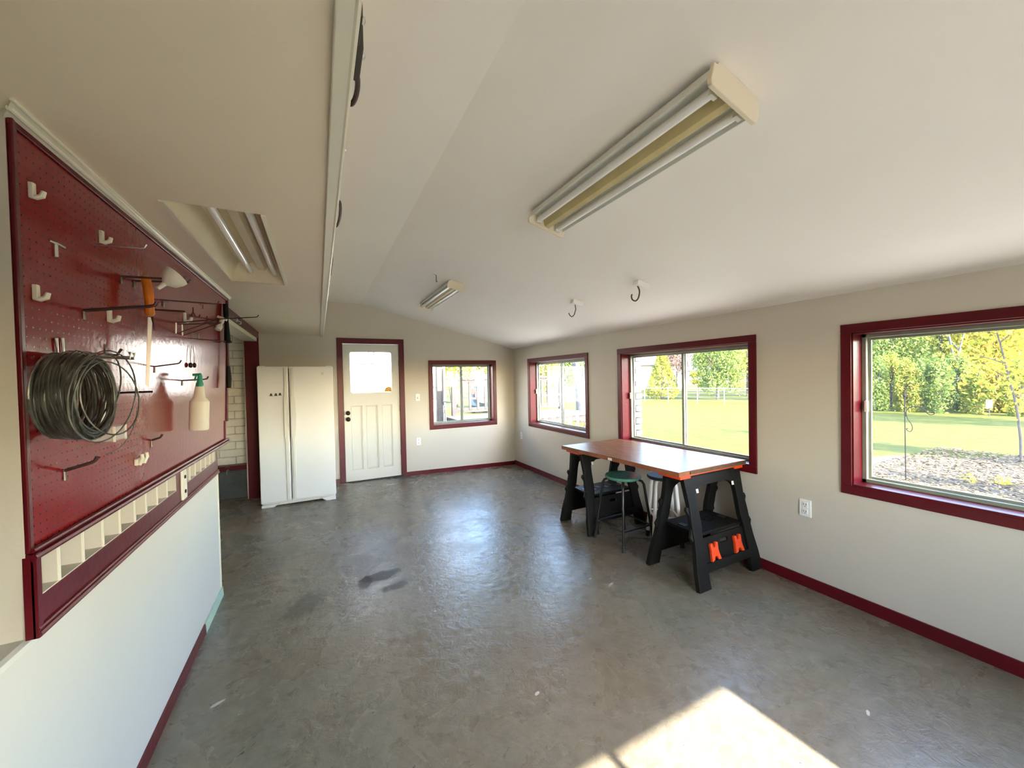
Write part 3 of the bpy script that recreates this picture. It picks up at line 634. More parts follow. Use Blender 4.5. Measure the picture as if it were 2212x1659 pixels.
rod((215, 850), (331, 846), 'straight black rod coming out behind the wire coil', .0035, m_blackm, plate=False, tip=False)
rod((332, 792), (388, 785), 'two prong hook at the middle of the pegboard', .003)
o, Bb, Eb = rod((392, 822), (447, 819), 'wire hook carrying the spray bottle', .0035)
rod((136, 1018), (205, 997), 'lone bent steel hook low on the pegboard', .0045)
rod((325, 952), (347, 945), 'small L hook near the bottom moulding', .004)
rod((455, 690), (556, 685), 'long thin rod sticking out past the black tool', .003, m_blackm, plate=False)
# T hook
B = onpeg(117, 530, .0); o = thing('wire_t_hook', B, 'small bright wire T hook alone on the upper pegboard', 'hook')
MB().tube([B-zup*.030+PN*.003, B+zup*.004+PN*.003], .0045, 8).build('stem', m_steel, o, smooth=True)
MB().tube([B+zup*.006+PN*.001-ey*.022, B+zup*.006+PN*.006, B+zup*.002+PN*.010+ey*.022], .003, 8).build('crossbar', m_steel, o, smooth=True)
# cup hooks
for px, py, lab, s in ((417, 672, 'dark round cup hook beside a small ivory hook', 1.0), (447, 690, 'dark S shaped wire hook next to the wire brackets', .9)):
    B = onpeg(px, py, 0); o = thing('cup_hook', B, lab, 'hook')
    MB().tube([B+zup*.02, B-zup*.012, *arc(B-zup*.012+ey*.016*s+PN*.012, unit(-ey-PN*.5), -zup, .018*s, 0, math.pi, 8)], .003, 6).build('hook_wire', m_dsteel, o, smooth=True)
# pair of triangular wire brackets
for k, (px, py, qx, qy) in enumerate(((380, 697, 470, 690), (393, 701, 478, 697))):
    T = onpeg(px, py, 0); Bm = onpeg(px+(1 if k else 0), py+24, 0); E_ = ony(qx, qy, T[1])
    o = thing('wire_bracket', Bm, ('triangular wire bracket nearer the orange saw, ' if k == 0 else 'triangular wire bracket nearer the black tool, ')+'one of two side by side', 'bracket')
    MB().tube([T, Bm], .004, 8).build('upright', m_steel, o, smooth=True)
    MB().tube([T, E_], .0026, 6).build('arm', m_dsteel, o, smooth=True); MB().tube([Bm, E_], .0026, 6).build('brace', m_dsteel, o, smooth=True)
# low wire rail of short loops
B = onpeg(415, 731, 0); E_ = ony(488, 738, B[1]+.02); o = thing('wire_loop_rail', B, 'low wire rail with a row of short loops under the brackets', 'hook')
MB().tube([B, E_], .003, 6).build('rail', m_dsteel, o, smooth=True)
for t in (.02, .07, .15, .20):
    Q = B+(E_-B)*t; MB().tube([Q-PN*.002, Q+zup*.030], .002, 6).build('loop', m_steel, o, smooth=True)
# clips of the thin wire rail etc.
for i, (px, py) in enumerate(((354, 655), (440, 660))):
    B = onpeg(px, py, .002); o = MB().tube([B-zup*.018, B+zup*.004, B+PN*.016+zup*.003], .003, 6).build('wire_clip', m_steel, smooth=True)
    tag(o, ('short bright wire clip under the funnel' if i == 0 else 'short bright wire clip above the round cup hook'), 'hook')
# red-dark plumb drops on strings
for i, (px, py) in enumerate(((412, 789), (420, 789))):
    T = onpeg(px-2, 745, .004); Bq = onpeg(px, py, .010); o = thing('drop_pendant', Bq, 'small dark ball hanging on a string above the spray bottle', 'pendant', 'pair of dark balls on strings')
    MB().tube([T, Bq], .0012, 5).build('string', m_cord, o); MB().ell(Bq, (.009, .009, .014), 10, 6).build('ball', m_brass, o, smooth=True)
# funnel
F0 = ony(366, 606, B1[1]+.01); ax = unit(ony(335, 630, B1[1]-.005)-ony(383, 598, B1[1]+.02))
o = thing('funnel', F0, 'white plastic funnel resting on two dark rods', 'funnel')
MB().lathe([(.037, -.028), (.040, -.030), (.039, -.018), (.031, .003), (.011, .018), (.008, .021)], F0, ax, 24).build('cone', m_plast, o, smooth=True)
MB().lathe([(.009, .018), (.007, .048), (.005, .048)], F0, ax, 12).build('spout', m_plast, o, smooth=True)
# orange handled saw
hT, hB = ony(313, 596, B2[1]-.02), ony(324, 683, B2[1]-.02); xdir = unit(V((.35, 1, 0)))
o = thing('keyhole_saw', hB, 'orange handled keyhole saw hanging from the pegboard rods', 'saw')
def lerp(a, b, t): return V(a)*(1-t)+V(b)*t
MB().tube([hT, lerp(hT, hB, .1)+PN*.002, lerp(hT, hB, .35)+PN*.004, lerp(hT, hB, .7)+PN*.003, lerp(hT, hB, .93), hB], [.010, .0145, .0155, .014, .0155, .010], 12).build('handle', m_orangeh, o, smooth=True)
bt = ony(318, 830, B2[1]-.02); bs = ony(322, 685, B2[1]-.02); ed = unit(V((1, .3, 0)))
MB().hexa([bs-ed*.004, bs+ed*.008, bs+ed*.008+PN*.0015, bs-ed*.004+PN*.0015, bt-ed*.005, bt+ed*.003-zup*.012, bt+ed*.003-zup*.012+PN*.0015, bt-ed*.005+PN*.0015]).build('blade', m_blade, o)
MB().tube([bs+ed*.008, bs+ed*.014-zup*.05], [.004, .001], 6).build('spike', m_blackm, o)
# black long tool at the far end
tz = ony(487, 657, 3.20); tg = ony(491.5, 738, 3.20); tb = ony(494, 838, 3.20); tc_ = ony(493.5, 800, 3.20)
o = thing('long_tool', tb, 'long black handled tool with a guard hanging at the pegboard end', 'tool')
MB().tube([tz, lerp(tz, tg, .3), lerp(tz, tg, .4), lerp(tz, tg, .95), tg], [.015, .016, .012, .019, .016], 12).build('grip', m_blackp, o, smooth=True)
MB().lathe([(.005, -.012), (.023, -.006), (.023, .004), (.016, .012)], tg, tz-tg, 14).build('guard', m_blackp, o, smooth=True)
MB().tube([tg, tc_], .007, 8).build('shaft', m_dsteel, o, smooth=True)
MB().tube([tc_+zup*.03, tc_, lerp(tc_, tb, .5), tb], [.010, .013, .018, .014], 8).build('tail_block', m_blackp, o, smooth=True)
# ivory clamp nozzle beside it
q0, q1 = ony(482, 688, 3.06), ony(470, 712, 3.02)
o = thing('clamp_nozzle', q1, 'ivory spring clamp hanging beside the long black tool', 'clamp')
MB().tube([lerp(q0, q1, .45), lerp(q0, q1, .7), q1], [.010, .020, .017], 10).build('lower_jaw', m_plast, o, smooth=True)
MB().tube([q0, lerp(q0, q1, .25), lerp(q0, q1, .5)], [.009, .014, .010], 10).build('upper_jaw', m_plast, o, smooth=True)
MB().tube([q0-V((.03, 0, -.012)), q0+V((.02, 0, -.01))], .008, 8).build('trigger', m_plast, o, smooth=True)
# coil of wire
c0, c1 = V((-.615, 1.440, 1.480)), V((-.505, 1.345, 1.480)); e2 = unit(FB-NB); R0 = .101
o = thing('wire_coil', c0-zup*R0, 'big coil of grey galvanised wire hanging on the pegboard', 'coil')
random.seed(5); pts = []; turns = 64
for i in range(turns*28+1):
    t = i/28; k = int(t); a = 2*math.pi*(t-k); fwd = .5-.5*math.cos(math.pi*2*t/9.2)
    rad = R0*(1+.05*math.sin(t*.7)+.035*math.sin(t*2.3+1)-.11*((t*3.7) % 1.0)*(.5+.5*math.sin(t*.31)))
    cc = lerp(c0, c1, .04+.92*fwd)+V((.004*math.sin(t*1.7), .006*math.sin(t*.9), .008*math.sin(t*1.3)-.004))
    pts.append(cc+e2*rad*math.cos(a)+zup*rad*math.sin(a)*1.02)
MB().tube(pts, .0023, 5).build('wire_turns', m_wire, o, smooth=True)
lp_ = []
for s, off, rr in ((0, .015, 1.02), (1, .045, 1.15), (2, .02, .93)):
    cc = lerp(c0, c1, 1.05+.12*s)+V((0, .01*s, -.006*s))
    MB().tube([cc+e2*R0*rr*math.cos(a)+zup*R0*rr*math.sin(a)+V((.02*math.sin(a+s), 0, 0)) for a in [2*math.pi*i/32 for i in range(32)]], .0018, 5, closed=True).build('loose_loop', m_wire, o, smooth=True)
cc = lerp(c0, c1, 1.0); MB().tube([cc+e2*R0*1.9*math.cos(a)*.9+zup*R0*1.2*math.sin(a)+V((0, .05, -.04)) for a in [-.15-1.5*i/14 for i in range(15)]], .001, 4).build('loose_end', m_wire, o)
for i, (px, py) in enumerate(((121, 755), (134, 757))):
    B = onpeg(px, py+12, 0); T = onpeg(px, 730, .004); E_ = B+PN*.15
    o = MB().tube([T, B+PN*.004, E_, E_+zup*.016], .0042, 8).build('coil_peg', m_steel, smooth=True); tag(o, ('bright steel peg carrying the wire coil, the one closer to the beige wall end', 'second bright steel peg carrying the wire coil, closer to the curved hook')[i], 'hook', 'pair of pegs under the wire coil')
B = onpeg(226, 764, 0); o = MB().tube([B+zup*.03, B, B+PN*.03-zup*.004, B+PN*.042+zup*.018], .004, 8).build('curved_hook', m_dsteel, smooth=True); tag(o, 'dark curved hook just behind the top of the wire coil', 'hook')
# clear plastic box under the coil
B = onpeg(208, 934, 0); o = thing('clear_box', B-zup*.02, 'small clear plastic box hung below the coil of wire', 'box')
MB().obox(B+PN*.028-zup*.004, ey, zup, PN, .036, .024, .028).build('box_body', m_clearp, o, bevel=.005)
MB().obox(B+PN*.004+zup*.045+ey*.02, ey, zup, PN, .045, .045, .003).build('back_card', m_plast, o)
for a_, b_ in ((-1, 0), (1, 0)): MB().obox(B+PN*.056-zup*.004+ey*.036*a_, ey, zup, PN, .003, .024, .002).build('rim', m_plast, o)
# spray bottle
Yb = Bb[1]-.02; top = ony(432, 806, Yb); neck = ony(431, 833, Yb); sh = ony(430, 866, Yb); bot = ony(430, 929, Yb)
ax_ = unit(top-bot); hgt = (neck-bot) @ ax_; ex_ = unit(V((1, -.25, 0))); wv = (ony(452, 900, Yb)-ony(408, 900, Yb))[0]/2
o = thing('spray_bottle', bot, 'milky plastic spray bottle with a green top hanging on the pegboard', 'bottle')
hs_ = (sh-bot) @ ax_
MB().lathe([(wv*.92, 0), (wv*1.05, .005), (wv*1.05, hs_*.97), (wv*1.0, hs_), (wv*.66, hs_+(hgt-hs_)*.22), (wv*.50, hgt*.97), (wv*.40, hgt)], bot, ax_, 20, 1.0, .62, ex_).build('bottle_body', m_bottle, o, smooth=True)
tt = (top-bot) @ ax_
MB().lathe([(wv*.40, hgt-.004), (wv*.40, hgt+.012), (wv*.30, hgt+.018), (wv*.24, tt-.014), (wv*.12, tt)], bot, ax_, 14, 1.0, .9, ex_).build('trigger_cap', m_greenp, o, smooth=True)
nz = bot+ax_*(tt-.008); MB().tube([nz+ex_*.004, nz-ex_*.030+V((0, -.004, 0))], [.008, .006], 8).build('nozzle', m_greenp, o, smooth=True)
MB().tube([nz-ex_*.016-ax_*.004, nz-ex_*.024-ax_*.030], .004, 6).build('trigger', m_greenp, o, smooth=True)

# ================================================================ FRIDGE
FY, fx0, fx1, fzb, fzt = 5.085, -0.612, 0.160, 0.062, 1.680
fr = thing('refrigerator', ((fx0+fx1)/2, FY+.33, fzb), 'white side by side refrigerator with long ivory handles by the red jamb', 'refrigerator')
MB().box(fx0+.006, fx1-.006, FY+.055, 5.74, fzb+.02, fzt-.012).build('cabinet', m_fridge, fr, bevel=.008)
MB().box(fx0+.012, fx1-.012, FY+.044, FY+.056, fzb+.075, fzt-.02).build('gasket', m_gasket, fr)
xs = -0.305
for nm, a, b in (('freezer', fx0, xs-.004), ('fridge', xs+.004, fx1)):
    dr_ = MB().box(a, b, FY, FY+.046, fzb+.062, fzt).build('door', m_fridge, fr, bevel=.008)
    hx = xs-.034 if nm == 'freezer' else xs+.034
    sg = -1 if nm == 'freezer' else 1
    # full length trim strip, grip in the middle
    MB().box(hx-.017, hx+.017, FY-.010, FY+.002, fzb+.075, fzt-.012).build('trim_strip', m_fridget, dr_, bevel=.006)
    gz = [0.86, 0.92, 1.10, 1.28, 1.335]; bow = [0, .006, .014, .006, 0]
    g = MB()
    for i in range(4):
        g.hexa([(hx-.019, FY-.036, gz[i]), (hx+.019+sg*bow[i], FY-.036, gz[i]), (hx+.019+sg*bow[i], FY-.008, gz[i]), (hx-.019, FY-.008, gz[i]),
                (hx-.019, FY-.036, gz[i+1]), (hx+.019+sg*bow[i+1], FY-.036, gz[i+1]), (hx+.019+sg*bow[i+1], FY-.008, gz[i+1]), (hx-.019, FY-.008, gz[i+1])])
    g.build('handle', m_fridget, dr_, smooth=True)
for a, b in ((fx0+.01, fx0+.075), (fx1-.075, fx1-.01)): MB().box(a, b, FY+.004, FY+.09, fzt-.012, fzt+.008).build('hinge_cover', m_fridge, fr, bevel=.004)
for s, a in ((1, fx0+.004), (-1, fx1-.004)):
    MB().prism([(0, -.012), (.10, -.012), (.15, .020), (.18, .034), (0, .034)], (a, FY+.004, fzb+.008), (s, 0, 0), (0, 0, 1), (0, 1, 0), .05).build('foot', m_fridge, fr, bevel=.006)
MB().box(fx0+.02, fx1-.02, FY+.03, FY+.06, fzb+.022, fzb+.062).build('toe_grille', m_fridget, fr, bevel=.003)
MB().box(fx1-.125, fx1-.098, FY-.004, FY+.001, 1.582, 1.612).build('emblem', m_fridget, fr, bevel=.002)
MB().ell((fx1-.111, FY-.004, 1.597), (.006, .003, .007)).build('emblem_boss', m_plate, fr)
for i, xx in enumerate((-0.482, -0.435, -0.395)):
    zz = 1.345+(.004 if i == 2 else 0)
    o = MB().prism([(-.016, 0), (.016, 0), (.016, .006), (.010, .009), (.012, .020), (.004, .030), (-.006, .030), (-.010, .018), (-.012, .008), (-.016, .006)], (xx, FY-.006, zz), (1, 0, 0), (0, 0, 1), (0, 1, 0), .006).build('fridge_magnet', m_slot)
    tag(o, ('small dark figure magnet first from the red jamb on the freezer door', 'small dark figure magnet in the middle of three on the freezer door', 'small dark figure magnet of three closest to the freezer handle')[i], 'magnet', 'fridge magnets')

# ================================================================ SWITCH AND OUTLETS
def plate(P, a, z, w, h, label, kind):
    r_ = thing('light_switch' if kind == 's' else 'power_outlet', P(a, 0, z-h/2), label, 'switch' if kind == 's' else 'outlet')
    k = MB(); mbox(k, P, a-w/2, a+w/2, -.007, .001, z-h/2, z+h/2); k.build('cover_plate', m_plate, r_, bevel=.003)
    if kind == 's':
        k = MB(); mbox(k, P, a-.005, a+.005, -.018, -.005, z-.004, z+.014); k.build('toggle', m_plate, r_)
        k = MB(); mbox(k, P, a-.007, a+.007, -.0085, -.006, z-.015, z+.015); k.build('toggle_slot', m_slot, r_)
    else:
        for dz in (-.024, .024):
            k = MB(); mbox(k, P, a-.017, a+.017, -.010, -.006, z+dz-.017, z+dz+.017); s_ = k.build('socket', m_plate, r_, bevel=.006)
            k = MB()
            for da_ in (-.007, .007): mbox(k, P, a+da_-.0016, a+da_+.0016, -.0108, -.0095, z+dz-.003, z+dz+.010)
            mbox(k, P, a-.003, a+.003, -.0108, -.0095, z+dz-.012, z+dz-.007); k.build('slots', m_slot, s_)
plate(PB, 1.342, 1.224, .070, .112, 'white toggle light switch on the wall between door and window', 's')
plate(PB, 1.340, .552, .070, .112, 'white duplex outlet below the light switch', 'o')
plate(PR, 5.546, .527, .070, .112, 'white duplex outlet near the room corner under the small window', 'o')
plate(PR, 1.412, .550, .072, .118, 'white duplex outlet beside the biggest window past the table', 'o')

# ================================================================ CEILING LIGHTS AND HOOKS
SA = math.atan(RS); CT = V((math.cos(SA), 0, -math.sin(SA))); CN = V((-math.sin(SA), 0, -math.cos(SA))); EY = V((0, 1, 0))
def strip_light(xc, ya, yb, w, dep, label, yellow=True):
    O = V((xc, 0, cz(xc))); ym = (ya+yb)/2
    r_ = thing('strip_light', (xc, ym, cz(xc)-dep), label, 'ceiling light', 'fluorescent strip lights')
    h = w/2
    def P2(t, n): return O+CT*t+CN*n
    def pr(poly, y0, y1, name, m, par=r_, **kw): return MB().prism(poly, O+EY*y0, CT, CN, EY, y1-y0).build(name, m, par, **kw)
    pr([(-h*.62, -.004), (h*.62, -.004), (h*.62, .018), (-h*.62, .018)], ya+.02, yb-.02, 'mounting_spine', m_dsteel)
    pr([(-h, .014), (h, .014), (h*1.02, .020), (h*1.06, dep*.62), (h*1.03, dep*.62), (h*.97, .026), (-h*.97, .026), (-h*1.03, dep*.62), (-h*1.06, dep*.62), (-h*1.02, .020)], ya+.006, yb-.006, 'reflector_pan', m_fixw)
    pr([(-h*.40, .024), (h*.40, .024), (h*.13, dep*.86), (-h*.13, dep*.86)], ya+.012, yb-.012, 'ballast_channel', m_fixy if yellow else m_housing, bevel=.002)
    for s in (-1, 1):
        t_ = MB().tube([P2(s*h*.60, dep*.66)+EY*(ya+.03), P2(s*h*.60, dep*.66)+EY*(yb-.03)], .0165, 14).build('tube', m_tube, r_, smooth=True)
        for ye in (ya+.022, yb-.036):
            MB().prism([(s*h*.60-.014, .024), (s*h*.60+.014, .024), (s*h*.60+.014, dep*.9), (s*h*.60-.014, dep*.9)], O+EY*ye, CT, CN, EY, .014).build('lamp_holder', m_fixw, t_)
    cap = [(-h*.92, .000), (h*.92, .000), (h*.96, .012), (h*1.10, .014), (h*1.13, dep*.80), (h*1.06, dep*1.02), (-h*1.06, dep*1.02), (-h*1.13, dep*.80), (-h*1.10, .014), (-h*.96, .012)]
    pr(cap, ya-.006, ya+.010, 'end_cap', m_fixend, bevel=.003); pr(cap, yb-.010, yb+.006, 'end_cap', m_fixend, bevel=.003)
strip_light(1.215, .755, 1.872, .215, .085, 'big yellowed two tube strip light on the slope over the open floor')
strip_light(1.215, 3.50, 4.62, .150, .075, 'smaller looking white two tube strip light nearer the door wall', False)
# light recessed into the soffit
r_ = thing('recessed_light', ((RL[0]+RL[1])/2, (RL[2]+RL[3])/2, SOF), 'two tube light recessed in the lowered soffit over the pegboard', 'ceiling light')
a, b, c, d = RL; tz_ = SOF+.105; in_ = .045
def quadw(P, t=.004): return P
k = MB()
k.add([(a, c, SOF), (a, d, SOF), (a+in_, d-.05, tz_), (a+in_, c+.05, tz_), (b, c, SOF), (b, d, SOF), (b-in_, d-.05, tz_), (b-in_, c+.05, tz_)], [(0, 1, 2, 3), (4, 5, 6, 7), (1, 5, 6, 2), (0, 4, 7, 3), (3, 2, 6, 7)])
k.build('reflector', m_housing, r_)
MB().prism([(-.035, 0), (.035, 0), (.018, -.035), (-.018, -.035)], ((a+b)/2+.02, c+.05, tz_), (1, 0, 0), (0, 0, 1), (0, 1, 0), d-c-.1).build('ballast_channel', m_housing, r_)
for s in (-.048, .075):
    xx = (a+b)/2+.02+s-.01
    MB().tube([(xx, c+.07, SOF+.055), (xx, d-.07, SOF+.055)], .0165, 14).build('tube', m_tube, r_, smooth=True)
for xa, xb in ((a-.010, a+.004), (b-.006, b+.010)): MB().box(xa, xb, c, d, SOF-.006, SOF+.002).build('edge_strip', m_cream, r_)
MB().box(a, b, d-.004, d+.006, SOF-.003, SOF+.002).build('edge_strip', m_housing, r_)
# painted cover plate on the soffit near the refrigerator
q = onz(626, 692, SOF); o = MB().box(q[0]-.085, q[0]+.085, q[1]-.05, q[1]+.05, SOF-.008, SOF+.001).build('ceiling_plate', m_soffit, bevel=.003); tag(o, 'flat cream cover plate on the soffit near the refrigerator', 'cover plate')
# hooks on wooden blocks
def block_hook(px, py, hooks, label, rr):
    P0 = onp(px, py, (RX, 0, RZ), (RS, 0, 1)); t = thing('bike_hook', P0+V((0, 0, -.03)), label, 'hook', 'dark hooks screwed under the sloped ceiling')
    MB().obox(P0+CN*.018, CT, EY, CN, .060, .026, .020).build('wood_block', m_ceil, t, bevel=.003)
    pts = [ony(x, y, P0[1]+.0) for x, y in hooks]; pts[0] = pts[0]+V((0, 0, .02))
    # smooth with a Catmull style subdivision
    sm = []
    for i in range(len(pts)-1):
        p0, p1, p2, p3 = pts[max(0, i-1)], pts[i], pts[i+1], pts[min(len(pts)-1, i+2)]
        for s in range(6):
            u = s/6; sm.append(.5*((2*p1)+(-p0+p2)*u+(2*p0-5*p1+4*p2-p3)*u*u+(-p0+3*p1-3*p2+p3)*u**3))
    sm.append(pts[-1]); MB().tube(sm, rr, 8).build('hook', m_rust, t, smooth=True)
block_hook(1386, 611, [(1375, 619), (1381, 627), (1380, 640), (1376, 648), (1371, 650), (1366, 647), (1364, 641), (1365, 636)], 'thick rusty J hook on a white block over the table', .0052)
block_hook(1247, 651, [(1242, 658), (1243, 664), (1243.5, 668), (1240, 680), (1235, 684), (1231, 681), (1228.5, 676)], 'thin rusty J hook on a white block nearer the room corner', .0042)
P0 = onp(942, 594, (RX, 0, RZ), (RS, 0, 1)); Pe = ony(942.5, 609, P0[1])
o = MB().tube([P0+V((-.03, 0, .010)), P0, Pe, Pe+V((.01, 0, .006))], .0035, 6).build('ceiling_wire', m_dsteel, smooth=True); tag(o, 'bent wire stub on the ceiling beside the smaller strip light', 'hook')

# ---- flat hardware stored on the outer face of the soffit
def fascia(px0, py0, px1, py1, out, m, name, label, cat, loop=False):
    out *= 1.3
    a_, b_ = onz(px0, py0, SOF+.012), onz(px1, py1, SOF+.012)
    ya_, yb_ = sorted((a_[1], b_[1])); t = thing(name, (SOFX+out/2, (ya_+yb_)/2, SOF-.01), label, cat)
    if loop:
        pts = [(SOFX+out*.5+out*.6*math.cos(s), (ya_+yb_)/2+(yb_-ya_)/2*math.sin(s), SOF+.014) for s in [2*math.pi*i/20 for i in range(20)]]
        MB().tube(pts, out*.28, 8, closed=True).build('loop', m, t, smooth=True)
        MB().box(SOFX-.001, SOFX+out*.5, yb_-.02, yb_+.02, SOF+.002, SOF+.03).build('bracket', m, t, bevel=.002)
    else:
        MB().box(SOFX-.001, SOFX+out, ya_, yb_, SOF-.002, SOF+.045).build('bar', m, t, bevel=.002)
        MB().lathe([(.006, 0), (.006, .006), (.002, .008)], (SOFX+out, (ya_+yb_)/2, SOF+.02), (1, 0, 0), 8).build('screw', m_steel, t)
fascia(769, 12, 762, 80, .010, m_slot, 'steel_strap', 'black steel strap fixed along the soffit edge, widest of the row', 'strap')
fascia(762, 82, 757, 158, .016, m_slot, 'door_track', 'dark thick track piece on the soffit edge beside the black strap', 'bracket')
fascia(756, 150, 752, 226, .015, m_dsteel, 'clip_loop', 'long dark loop clip on the soffit edge', 'clip', True)
fascia(745, 252, 731, 388, .006, m_slot, 'thin_rail', 'long thin black rail along the soffit edge', 'rail')
fascia(727, 434, 722, 490, .014, m_dsteel, 'buckle_loop', 'greenish metal buckle loop on the soffit edge after the thin rail', 'clip', True)
fascia(716, 556, 714, 590, .010, m_slot, 'small_bracket', 'small black bracket on the soffit edge before the door', 'bracket')
fascia(711, 612, 709, 640, .009, m_dsteel, 'small_loop', 'small dark loop on the soffit edge nearest the door', 'clip', True)

# ================================================================ TABLE, SAWHORSES, STOOLS
TZ = 0.812; tc4 = [V((2.136, 3.126, 0)), V((2.218, 1.815, 0)), V((2.978, 1.815, 0)), V((2.885, 3.125, 0))]
tb_ = thing('work_table', (2.55, 2.47, .774), 'brown hardboard table top resting on two black sawhorses', 'table top')
TH = .034
k = MB().hexa([p+zup*(TZ-.004) for p in tc4]+[p+zup*TZ for p in tc4]); k.build('top_sheet', m_table, tb_)
k = MB().hexa([p+zup*(TZ-TH) for p in tc4]+[p+zup*(TZ-.004) for p in tc4]); k.build('core_board', m_wood, tb_)
k = MB().box(2.33, 2.972, 1.809, 1.818, TZ-.026, TZ-.008); k.build('torn_edge', m_woodd, tb_)
e0 = lerp(tc4[0], tc4[1], .50); ed_ = unit(tc4[1]-tc4[0]); en = unit(np.cross(ed_, zup))*1.0
if en[0] > 0: en = -en
MB().obox(e0+zup*(TZ-.020)+en*.0015, ed_, zup, en, .022, .010, .0015).build('price_label', m_plate, tb_)

def sawhorse(xc, yc, label, yawz=0.0, clamps=True):
    t = thing('sawhorse', (xc, yc, 0), label, 'sawhorse', 'black plastic sawhorses under the table')
    H = TZ-TH-.002; HB = H-.028
    cyw, syw = math.cos(yawz), math.sin(yawz); EX = V((cyw, syw, 0)); EYs = V((-syw, cyw, 0)); O = V((xc, yc, 0))
    LEN = .345
    for s in (-1, 1):               # two leaning half frames
        fo, to = O+EYs*s*.225, O+EYs*s*.072+zup*HB
        up = unit(to-fo); L = np.linalg.norm(to-fo); nrm = unit(np.cross(EX, up)); nrm = nrm if nrm @ EYs*s > 0 else -nrm
        f = MB()
        for m_ in (-1, 1):          # legs with a narrow waist and a broad foot
            leg = [(.240, 0), (.360, 0), (.352, .13), (.330, .26), (.322, .36), (.322, .44), (.312, .58), (.325, L), (.215, L), (.226, .58), (.222, .42), (.236, .33), (.240, .16)]
            leg = [(m_*a_, min(b_, L)) for a_, b_ in leg]
            f.prism(leg if m_ > 0 else leg[::-1], fo-nrm*.018, EX, up, nrm, .036)
        f.prism([(-.24, L), (.24, L), (.24, L-.15), (.20, L-.10), (.15, L-.075), (-.15, L-.075), (-.20, L-.10), (-.24, L-.15)][::-1], fo-nrm*.016, EX, up, nrm, .032)
        f.prism([(-.255, .105), (.255, .105), (.255, .165), (-.255, .165)], fo-nrm*.014, EX, up, nrm, .034)          # lower ledge
        fr_ = f.build('leg_frame', m_blackp, t, bevel=.004)
        # recessed panel with a hand hole, and bracing spurs on the legs
        g = MB()
        for (a_, b_, c_, d_) in ((-.25, -.045, .16, .33), (.045, .25, .16, .33), (-.045, .045, .16, .265), (-.045, .045, .292, .33)): g.prism([(a_, c_), (b_, c_), (b_, d_), (a_, d_)], fo-nrm*.012, EX, up, nrm, .014)
        g.build('lower_panel', m_blackp, fr_)
        for m_ in (-1, 1):
            MB().prism([(m_*.300, .34), (m_*.335, .33), (m_*.350, .36), (m_*.318, .42), (m_*.322, .50), (m_*.345, .54), (m_*.335, .565), (m_*.305, .55)][::m_], fo-nrm*.010, EX, up, nrm, .020).build('stacking_spur', m_blackp, fr_, bevel=.003)
            # orange clamp block shaped like a spread H
            cl = [(-.050, 0), (-.022, .006), (-.012, .030), (.010, .030), (.022, .004), (.052, .002), (.040, .040), (.034, .070), (.040, .120), (.016, .124), (.006, .092), (-.012, .092), (-.018, .122), (-.044, .116), (-.040, .070), (-.046, .036)]
            if clamps: MB().prism([(m_*.135+a_, .165+b_) for a_, b_ in cl], fo+nrm*.002, EX, up, nrm, .020).build('clamp', m_orange, fr_, bevel=.003)
            MB().obox(fo+up*(L-.105)+EX*m_*.205+nrm*.017, EX, up, nrm, .011, .014, .002).build('sticker', m_plate, fr_)
    MB().obox(O+zup*(HB-.008), EX, EYs, zup, LEN-.02, .085, .022).build('top_beam', m_blackp, t, bevel=.004)
    for m_ in (-1, 1): MB().obox(O+EX*m_*.31+zup*(H-.015), EX, EYs, zup, .056, .098, .016).build('orange_pad', m_orange, t, bevel=.004)
    MB().obox(O+zup*(H-.010), EX, EYs, zup, .26, .094, .006).build('beam_pad', m_orange, t, bevel=.003)
    sh_ = MB().obox(O+zup*.345, EX, EYs, zup, .250, .150, .012).build('shelf', m_blackp, t, bevel=.004)
    for i in range(6):
        MB().obox(O+EX*(-.2+.08*i)+EYs*(.02*(-1)**i)+zup*.358, EX, EYs, zup, .022, .030, .003).build('shelf_rib', m_blackm, sh_)
sawhorse(2.630, 1.940, 'black plastic sawhorse with orange clamps at the torn end of the table')
sawhorse(2.560, 3.035, 'black plastic sawhorse holding the table end toward the room corner', clamps=False)

def stool(name, xc, yc, zs, rad, mseat, mleg, label, sq=.165, rot=.35, lr=.0115, feet=None, ringz=.165):
    t = thing(name, (xc, yc, 0), label, 'stool')
    MB().lathe([(.02, -.030), (rad*.94, -.028), (rad, -.018), (rad, -.006), (rad*.96, .0), (rad*.5, -.003), (.01, -.004)], (xc, yc, zs), n=32).build('seat', mseat, t, smooth=True)
    foot = []
    for i in range(4):
        a_ = rot+math.pi/2*i; dx, dy = math.cos(a_), math.sin(a_)
        ft = V((xc+dx*sq*1.42, yc+dy*sq*1.42, 0)); kn = V((xc+dx*sq*.99, yc+dy*sq*.99, zs-.075))
        pts = [V((xc+dx*.05, yc+dy*.05, zs-.036)), V((xc+dx*sq*.72, yc+dy*sq*.72, zs-.038)), V((xc+dx*sq*.90, yc+dy*sq*.90, zs-.050)), kn, lerp(kn, ft, .5), lerp(kn, ft, .93)]
        lg = MB().tube(pts, lr, 10).build('leg', mleg, t, smooth=True)
        MB().tube([lerp(kn, ft, .90), ft+zup*.002], [lr*1.25, lr*1.35], 10).build('rubber_foot', m_gasket, lg, smooth=True)
        foot.append(lerp(ft, kn, (ringz)/(zs-.075)))
    for i in range(4): MB().tube([foot[i], foot[(i+1) % 4]], .0075, 8).build('foot_rail', mleg, t, smooth=True)
    return t
stool('shop_stool', 2.430, 2.590, .600, .158, m_teal, m_blackm, 'green round seat stool with bent black steel legs under the table', .180, math.radians(225+1))
stool('white_stool', 2.730, 2.400, .600, .140, m_darkseat, m_plate, 'dark round seat stool with white legs tucked behind the green stool', .120, math.radians(10), lr=.015, ringz=.25)

